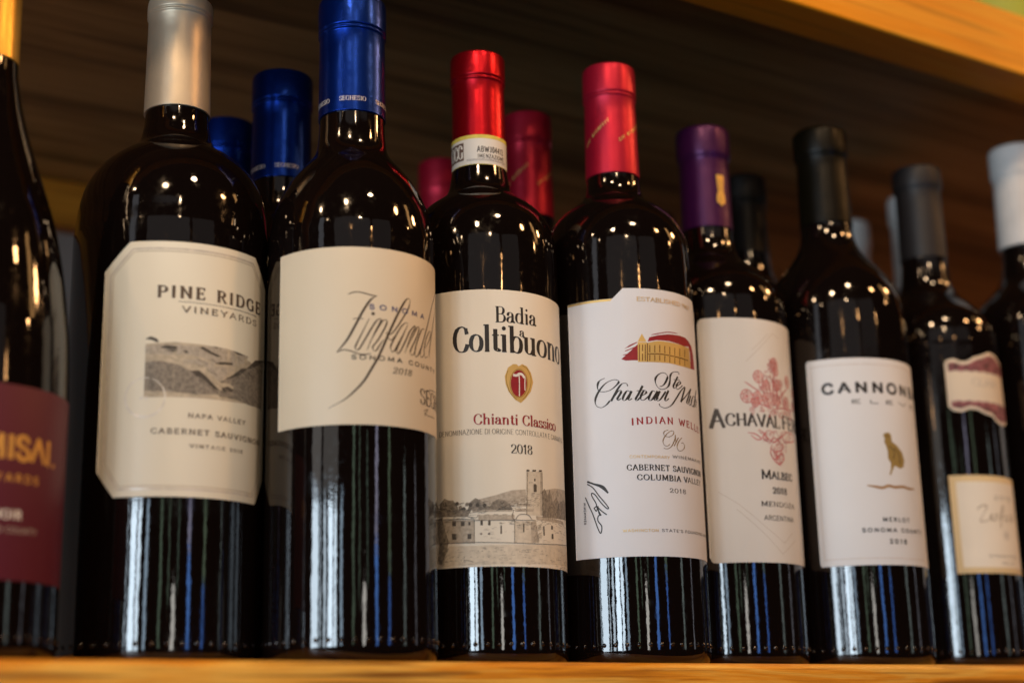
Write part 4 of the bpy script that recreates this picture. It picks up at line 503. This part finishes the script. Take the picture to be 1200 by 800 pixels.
# --- B: broad bottle with cut-corner cream label
CRB = paper('cream_label_paper', (.83, .78, .635), .42)
b_ = bottle('B', 'wine_bottle', 'broadest bottle, pale silver-beige capsule, cream cut-corner label with grey valley hills', GL)
capsule(b_, 15.0, 14.4, 249.5, 305.8, 297.5, foil('silver_beige_foil', (.66, .55, .40), .42, .55))
lb = label_mesh('label', rl('B'), -19.8, 62, lin([(-19.8, 78), (-11.3, 67.0), (54.5, 67.0), (62, 78)]), lin([(-19.8, 163.4), (-8.2, 175.2), (51.5, 175.2), (62, 163.4)]), CRB, b_, .85)
pr = Print(rl('B'))
EMB = flat('embossed_line', (.66, .60, .50), .25, spec=.7)
for off, wd, mt in ((3.2, 1.0, EMB), (4.4, .28, flat('border_ink', (.40, .33, .24), .5))):
    q = [(-19.8+off, 79+off*.4), (-11.3+off*.5, 67+off), (54-off*.5, 67+off), (62-off, 79+off*.4), (62-off, 162-off*.4), (51.5-off*.5, 175.2-off), (-8.2+off*.5, 175.2-off), (-19.8+off, 162.6-off*.4), (-19.8+off, 79+off*.4)]
    dense = []
    for s_, e_ in zip(q, q[1:]):
        n = max(1, int(math.hypot(e_[0]-s_[0], e_[1]-s_[1])/2)); dense += [(s_[0]+(e_[0]-s_[0])*i/n, s_[1]+(e_[1]-s_[1])*i/n) for i in range(n)]
    pr.ribbon(dense+[q[-1]], lambda x, y, t, wd=wd: wd, mt)
pr.fill([(.2, 107.9), (.2, 130.5), (12, 131.5), (24, 131.2), (36, 131), (46, 128.6), (52, 127), (57.5, 128.5), (57.5, 110), (40, 108.6)], flat('wash_tan', (.50, .43, .32), .6, var=.2, scale=400)); polys(pr, 'B', 't1', T1); polys(pr, 'B', 't2', T2); polys(pr, 'B', 't3', T3)
for i in range(70):                # pen hatching on the hills
    u = random.uniform(0, 58); v = 110+random.random()*9-max(0, u-40)*0
    if i > 35: v = 121+random.random()*8
    L = random.uniform(2, 6); pr.ribbon([(u, v), (u+L*.5, v-.25*L), (u+L, v-.42*L)], lambda x, y, t: .16, T3 if random.random() < .6 else T1)
texts(pr, 'B')
pr.ribbon([(13+i*2.1, 149.0-0.0*i) for i in range(20)], lambda x, y, t: .22, KB)
RING = flat('pale_gloss_ring', (.80, .76, .68), .12, spec=1.0)  # pale glossy stroke for the ring arc and its two dots
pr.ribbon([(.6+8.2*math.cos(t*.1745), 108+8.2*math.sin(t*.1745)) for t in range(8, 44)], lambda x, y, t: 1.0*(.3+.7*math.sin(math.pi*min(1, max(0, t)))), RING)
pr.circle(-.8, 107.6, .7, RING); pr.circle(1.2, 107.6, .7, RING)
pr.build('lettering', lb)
# --- C: blue capsule, script label
CRC = paper('warm_cream_paper', (.71, .61, .455), .42)
BLUE = foil('blue_capsule_foil', (.001, .026, .25), .27, .85)
c_ = bottle('C', 'wine_bottle', 'front bottle with bright blue capsule and tan label in long slanting script', GL)
cp = capsule(c_, 15.35, 15.05, 244, 302.6, 285.5, BLUE)
pr = Print(.01535+.00003)
for n in range(-1, 4):
    text(pr, 'SEGHESIO', -4.2+n*17.5, 8.0+n*17.5, 248.6, 2.1, flat('silver_print', (.62, .55, .50), .4, .2), thick=.17, thin=.07, serif=.8, gap=1.2)
pr.build('lettering', cp)
lb = label_mesh('label', rl('C'), -31.8, 72, lambda u: 95.6, lambda u: 172.3, CRC, c_)
pr = Print(rl('C'))
strokes(pr, 'C', 'zthick', KB, .5, 1.05, True); strokes(pr, 'C', 'z', KB, .34, .74, True); strokes(pr, 'C', 'fam', KB, .3, .5)
q = DATA['strokes']['C']['dot'][0][0]; pr.circle(q[0]+.4, q[1]+.4, .75, KB)
texts(pr, 'C'); pr.build('lettering', lb)
# --- D: red capsule with strip, abbey label
CRD = paper('ivory_label_paper', (.80, .75, .64), .5)
d_ = bottle('D', 'wine_bottle', 'bottle with scarlet capsule, white-and-yellow neck strip and ivory label showing an abbey', GL)
cp = capsule(d_, 13.15, 13.1, 249.0, 299.0, 284.5, foil('scarlet_capsule_foil', (.47, .004, .014), .30, .8, .00002))
st = label_mesh('neck_strip', .01355, -40, 44, lambda u: 236.3, lambda u: 253.6, paper('strip_paper', (.74, .71, .66), .5), d_, .8, .0006)
pr = Print(.01355+.00001, .000001)
pr.fill([(-40, 251.7), (44, 251.7), (44, 253.6), (-40, 253.6)], YEL); pr.fill([(-40, 236.3), (44, 236.3), (44, 238.5), (-40, 238.5)], YEL)
BR_ = flat('umber_ink', (.14, .09, .075), .5)
pr.fill([(-22, 241), (-7.6, 241), (-7.6, 250.2), (-22, 250.2)], BR_); text(pr, 'DOCG', -21, -8.2, 242.2, 6.8, WHT, thick=.15, thin=.06, serif=.6)
text(pr, 'ABWJ04413', -.6, 14, 244.6, 2.9, GREY, thick=.16, thin=.13, serif=0, gap=2); text(pr, 'IMENZAZIONE', -.4, 14.5, 241.6, 1.9, GREY, thick=.17, thin=.13, serif=0, gap=2)
for yy in (240.4, 240.9): pr.ribbon([(-6+i*2, yy) for i in range(12)], lambda x, y, t: .14, BR_)
pr.build('lettering', st)
lb = label_mesh('label', rl('D'), -40, 74, lambda u: 42.0, lambda u: 168.2, CRD, d_)
pr = Print(rl('D'))
for kx, m in (('t0', T0), ('t1', T1), ('t2', T2), ('t3', T3)): polys(pr, 'D', kx, m)
random.seed(3)
for (u0, u1, v0, v1, n, sl, m) in ((-22, 3, 65.5, 70.5, 90, .2, T3), (4, 16, 66, 71, 60, .3, T3), (16, 26, 69, 75, 45, .5, T2), (-24, 56, 42.8, 50.5, 120, .05, T2), (28, 52, 63, 76, 70, 3, T3), (-24, -3, 62.0, 65.2, 50, .1, T2), (3, 22, 58.5, 62.0, 30, 0, T2), (25, 54, 58, 63, 40, -.15, T2), (-24, -17, 42, 62, 50, 2, T3), (-17, 52, 52.3, 60, 45, 0, T1), (23, 27, 52.5, 61, 30, 2, T2)):
    for i in range(n):
        u, v = random.uniform(u0, u1), random.uniform(v0, v1); L = random.uniform(.8, 2.6)/(1+abs(sl)*.4)
        pr.ribbon([(u, v), (u+L, v+L*sl*random.uniform(.3, 1))], lambda x, y, t: .13, m)
strokes(pr, 'D', 'thin', T3, .22)
for (u, v, r, m) in [(-20+i*1.55, 68.5+1.3*math.sin(i*1.7)+random.random(), .9, T3 if i % 2 else T2) for i in range(15)]: pr.circle(u, v, r, m, 9)
polys(pr, 'D', 'gold', GLD); polys(pr, 'D', 'red', RED)
strokes(pr, 'D', 'crg', flat('dark_gold', (.30, .18, .03), .35, .6), .25); strokes(pr, 'D', 'crw', WHT, 1.2); strokes(pr, 'D', 'crw2', WHT, .5)
texts(pr, 'D'); pr.build('lettering', lb)
# --- E: rose-red capsule, white stepped label
WHE = paper('cool_white_paper', (.69, .70, .74), .5)
REDE = foil('rose_red_capsule_foil', (.48, .009, .036), .38, .6)
e_ = bottle('E', 'wine_bottle', 'front bottle with rose-red capsule and white stepped label with red-and-gold chateau', GL)
cp = capsule(e_, 13.9, 13.2, 244.6, 305.3, 288, REDE)
pr = Print(.0137)
for n, ubase in enumerate((-16.3, 3.2, 23)):
    s = 'STE MICHELLE'; 
    for j, ch in enumerate(s):
        if ch == ' ': continue
        text(pr, ch, ubase+j*1.25, ubase+j*1.25+.85, 261.2+j*.98, 1.7, GLD, thick=.2, thin=.13, serif=0)
pr.build('lettering', cp)
lb = label_mesh('label', rl('E'), -29.2, 77, lambda u: 48.3, lin([(-29.2, 171.3), (-5.3, 171.3), (-.2, 176.3), (48, 176.3), (53, 171.3), (77, 171.3)]), WHE, e_)
pr = Print(rl('E'))
pr.fill([(-29.1, 170.2), (-6.3, 170.2), (-5.5, 171.2), (-29.1, 171.2)], GLD)
polys(pr, 'E', 'red', RED); strokes(pr, 'E', 'brush', RED, .45, None, True); polys(pr, 'E', 'gold', GLD); strokes(pr, 'E', 'gwin', flat('bronze_ink', (.20, .10, .03), .35, .5), .5)
strokes(pr, 'E', 'ch', K, .30, 1.15, False); strokes(pr, 'E', 'sigthick', K, .8); strokes(pr, 'E', 'sig', K, .52); strokes(pr, 'E', 'cm', flat('bronze_line', (.26, .15, .04), .35, .5), .22, .5)
text(pr, 'WINEMAKER', -22.5, -12.3, 74.5, 1.15, K, thick=.2, thin=.17, serif=0, gap=2.2, vert=True)
texts(pr, 'E'); pr.build('lettering', lb)
# --- F: purple capsule
WHF = paper('soft_white_paper', (.68, .67, .645), .5)
f_ = bottle('F', 'wine_bottle', 'bottle with purple capsule bearing a gold crest and white label with rose-pink floral print', GL)
cp = capsule(f_, 14.05, 13.6, 234.2, 293, 275.5, foil('purple_capsule_foil', (.060, .006, .066), .34, .5), 'step')
pr = Print(.0140)
C0 = (7.2, 255.0)
pr.fill([(C0[0]+x*.95, C0[1]+y) for x, y in [(-2.6, 8), (-1.6, 9), (0, 8.4), (1.6, 9), (2.6, 8), (2.2, 3), (1.8, -1), (2.9, -4), (3, -7), (1.4, -8.2), (0, -9.4), (-1.4, -8.2), (-3, -7), (-2.9, -4), (-1.8, -1), (-2.2, 3)]], foil('crest_gold', (.80, .50, .12), .35, .5), .8)
DG = flat('crest_line', (.25, .14, .05), .4)
for x in (-1.1, 0, 1.1): pr.ribbon([(C0[0]+x, C0[1]+6), (C0[0]+x, C0[1]-.5)], lambda a, b, t: .28, DG)
pr.ribbon([(C0[0]-1.2, C0[1]-5), (C0[0], C0[1]-3.6), (C0[0]+1.2, C0[1]-5), (C0[0], C0[1]-7), (C0[0]-1.2, C0[1]-5)], lambda a, b, t: .35, DG)
pr.build('lettering', cp)
rc = lambda u, u0, u1, r: r-math.sqrt(max(0, r*r-max(0, r-min(u-u0, u1-u))**2))
lb = label_mesh('label', rl('F'), -13.5, 67, lambda u: 50.3+rc(u, -13.5, 67, 3), lambda u: 175.6-rc(u, -13.5, 67, 3), WHF, f_, .75)
pr = Print(rl('F'))
strokes(pr, 'F', 'zz', FNT, .22)
for (u, v), r in DATA['flower']:
    r = r*.98
    for t in range(6):
        an = t*math.pi/3; pts = [(u+r*.55*math.cos(an)+r*.5*math.cos(z), v+r*.55*math.sin(an)+r*.5*math.sin(z)) for z in [i*.7 for i in range(10)]]
        pr.ribbon(pts, lambda a, b, t: .55, ROSEP)
    pr.circle(u, v, r*.22, ROSE, 8)
    pr.ribbon([(u+r*math.cos(z), v+r*1.1*math.sin(z)) for z in [i*.45 for i in range(15)]], lambda a, b, t: .42, ROSE)
    pr.ribbon([(u+r*.55*math.cos(z), v+r*.6*math.sin(z)) for z in [i*.5+1 for i in range(9)]], lambda a, b, t: .36, ROSE)
random.seed(11)
for i in range(230):
    up = i < 160
    t = random.random()**1.5; v = 125.5+t*29 if up else 116.5-t*16
    hw = (15*(1-t)+2.0) if up else (13*(1-t)**1.3+1.2); u = 27.5+random.uniform(-hw, hw); rr = random.uniform(.5, 1.3); a0_ = random.uniform(0, 6.28)
    pr.ribbon([(u+rr*math.cos(a0_+z*.6), v+rr*math.sin(a0_+z*.6)*1.2) for z in range(7)], lambda a, b, t: .26, ROSE if i % 3 else ROSEP)
strokes(pr, 'F', 'fl', ROSE, .6, .8, True)
texts(pr, 'F'); pr.build('lettering', lb)
# --- G: no capsule, olive neck
WHG = paper('grey_white_paper', (.69, .695, .71), .5)
g_ = bottle('G', 'wine_bottle', 'front bottle with matt black-olive capsule and white label with a golden bird', GL)
capsule(g_, 15.0, 14.2, 246, 303.8, 287.5, foil('dark_olive_capsule', (.004, .003, .001), .34, .0, .00003, .16), 'step')
lb = label_mesh('label', rl('G'), -25.2, 61, lambda u: 50.9+rc(u, -25.2, 61, 1.2), lambda u: 160.7-rc(u, -25.2, 61, 1.2), WHG, g_, .75)
pr = Print(rl('G'))
for q in ([(-22.6, 157.2), (58.5, 157.2)], [(-22.6, 54.4), (58.5, 54.4)], [(-22.6, 54.4), (-22.6, 157.2)], [(58.5, 54.4), (58.5, 157.2)]):
    n = 30; pr.ribbon([(q[0][0]+(q[1][0]-q[0][0])*i/n, q[0][1]+(q[1][1]-q[0][1])*i/n) for i in range(n+1)], lambda a, b, t: .3, flat('champagne_line', (.50, .42, .36), .4))
polys(pr, 'G', 'gold', foil('antique_gold', (.42, .29, .09), .4, .4)); strokes(pr, 'G', 'bd', KB, .5); strokes(pr, 'G', 'wave', flat('copper_ink', (.42, .24, .10), .4, .4), 1.5, None, True)
texts(pr, 'G'); pr.build('lettering', lb)
# --- H: dark grey capsule, two labels
CRH = paper('pale_tan_paper', (.72, .61, .47), .5); TAN = paper('gold_border_paper', (.70, .54, .30), .45)
h_ = bottle('H', 'wine_bottle', 'bottle with charcoal capsule, small wavy purple-edged label above a gold-bordered one', GL)
capsule(h_, 13.9, 13.4, 241.2, 299.6, 286, foil('charcoal_capsule_foil', (.020, .018, .019), .45, .0, 0, .3), 'step')
hi = lin([(-4.4, 169.5), (-3, 171.5), (1, 172.2), (5, 170.6), (9, 170.8), (14, 173.5), (20, 175.2), (26, 177.5), (32, 177), (38, 175), (46, 173), (56, 171)])
lo = lin([(-4.4, 144.5), (-2, 142), (3, 141.2), (8, 143.0), (13, 142.5), (18, 140.5), (24, 139.5), (28, 136.5), (34, 135.2), (42, 137), (50, 140), (56, 142)])
l1 = label_mesh('upper_label', rl('H'), -4.4, 56, lo, hi, CRH, h_, .8); l1['label'] = 'small wavy label with mottled purple bands'
PUR = flat('mottled_purple', (.22, .075, .085), .55, var=.75, scale=260)
pr = Print(rl('H'))
us = [-2.6+i*1.5 for i in range(38)]
pr.fill([(u, 165.0+.35*math.sin(u)) for u in us]+[(u, max(165.6, hi(u)-1.9)) for u in us[::-1]], PUR)
pr.fill([(u, 147.6+.35*math.sin(u)) for u in us[::-1]]+[(u, min(147.0, lo(u)+1.9)) for u in us], PUR)
text(pr, 'CLAN', 11, 30, 156.6, 4.2, FNT, thick=.16, thin=.06, serif=.8)
pr.build('lettering', l1)
l2 = label_mesh('lower_label', rl('H'), -8.1, 60, lambda u: 50.7, lambda u: 105.2, TAN, h_); l2['label'] = 'rectangular tan label with a gold border'
SEP = flat('sepia_ink', (.22, .15, .09), .5)
pr = Print(rl('H'))
pr.fill([(-4.4, 54), (56.4, 54), (56.4, 101.6), (-4.4, 101.6)], flat('label_field', (.76, .69, .58), .55, var=.03, scale=60))
strk = [[(6.5, 86), (9, 88), (12, 87.5), (7.5, 79.5), (12, 80)], [(13, 80), (14.4, 83.6), (14.2, 80), (16, 80.4)], [(16.4, 80), (17, 83.4), (18.6, 83), (18.8, 80)], [(20, 76), (21, 84), (22.6, 88.6), (23.4, 87), (21, 81)], [(26, 83), (24, 82.6), (24, 80), (26.4, 81), (26.6, 80)], [(28, 80), (28.4, 83.4), (30, 83), (30.2, 80)], [(32.6, 83), (31, 82), (31.4, 80), (33, 81.6), (34.4, 88)]]
for q in strk: pr.ribbon(smooth_path([(x*1.12-1, y) for x, y in q]), lambda a, b, t: .55, SEP)
pr.ribbon([(25.5+2.6*math.cos(i*.4), 72+2.6*math.sin(i*.4)) for i in range(17)], lambda a, b, t: .5, FNT); pr.circle(25.5, 72, 1.3, FNT)
texts(pr, 'H'); text(pr, 'VALLEY', 19, 31, 55.8, 1.4, GREY, thick=.16, thin=.1, serif=0, gap=2)
pr.build('lettering', l2)
# --- I: white capsule at the right edge
WCAP = foil('white_capsule_foil', (.66, .635, .61), .6, .0)
i_ = bottle('I', 'wine_bottle', 'tall dark bottle with a matt white capsule, cut by the right edge of the photo', GL)
capsule(i_, 15.6, 14.6, 259, 325.6, 306, WCAP, 'step')
lb = label_mesh('label', rl('I'), -14, 50, lambda u: 52, lambda u: 160, WHG, i_)

# ------------------------------------------------------------------ bottles behind: copies with their parts
def copy_tree(o, parent=None):
    c = o.copy(); COL.objects.link(c); c.parent = parent
    for ch in list(o.children): copy_tree(ch, c)
    return c
def toworld(x, y): return (x*math.cos(YAW)+y*math.sin(YAW), -x*math.sin(YAW)+y*math.cos(YAW)+CAM.y)
BACK = [
 (c_, (.3054, .1350), 'blue-capped bottle directly behind the bright blue front one, lettering faint on its cap', 'wine bottles standing behind', 12),
 (c_, (.3050, .2070), 'farthest blue-capped bottle, only its cap showing beside the beige-capped bottle', 'wine bottles standing behind', 60),
 (e_, (.4480, .1210), 'rose-red capped bottle in the second row, between the scarlet and front rose-red caps', 'wine bottles standing behind', 8),
 (e_, (.4420, .2060), 'farthest red-capped bottle, its blurred cap left of the scarlet one', 'wine bottles standing behind', 75),
 (i_, (.7891, .2116), 'blurred white-capped bottle seen just right of the black-olive capsule', 'wine bottles standing behind', 0),
 (i_, (.7861, .1474), 'white-capped bottle half hidden behind the charcoal capsule', 'wine bottles standing behind', 20),
]
for src, (x, y), lab, grp, rot in BACK:
    n = copy_tree(src); n.location = (x, y, 0); n.rotation_euler.z = R(rot); n['label'] = lab; n['group'] = grp
# dark-capped pair behind the purple-capped bottle
RAD['J'] = 37.6; TOP['J'] = 300; SHO['J'] = SHO['G'][:8]+[(243, 14.3), (256, 13.4), (276, 13.0)]; POS['J'] = (.6120, .1270)
j_ = bottle('J', 'wine_bottle', 'dark-capped bottle standing behind, just right of the purple capsule', GL, False, 'wine bottles standing behind')
capsule(j_, 13.7, 13.3, 244, 300.6, 284, foil('black_capsule_foil', (.008, .006, .005), .4, .0, 0, .25), 'step')
lb = label_mesh('label', .0376+.00025, -25, 55, lambda u: 60, lambda u: 150, WHG, j_)
n = copy_tree(j_); n.location = (.6070, .2100, 0); n['label'] = 'farthest dark-capped bottle, its top just showing over the shoulder of the rose-red-capped one'

# ------------------------------------------------------------------ green bottle standing on the upper shelf
RAD['K'] = 38; TOP['K'] = 300; SHO['K'] = SHO['C']; POS['K'] = (.72, .050)
k_ = bottle('K', 'wine_bottle', 'green glass bottle on the upper shelf, only its foot showing at the top right corner', glass('green_bottle_glass', (.010, .022, .004)), False, 'bottles on the upper shelf')
k_.location = (.785, .055, HU+TRIM-.0062)
capsule(k_, 15.2, 14.9, 244, 300.6, 284, BLUE)
label_mesh('label', .03825, -30, 50, lambda u: 14.5, lambda u: 110, paper('lime_label', (.36, .38, .04), .5), k_)
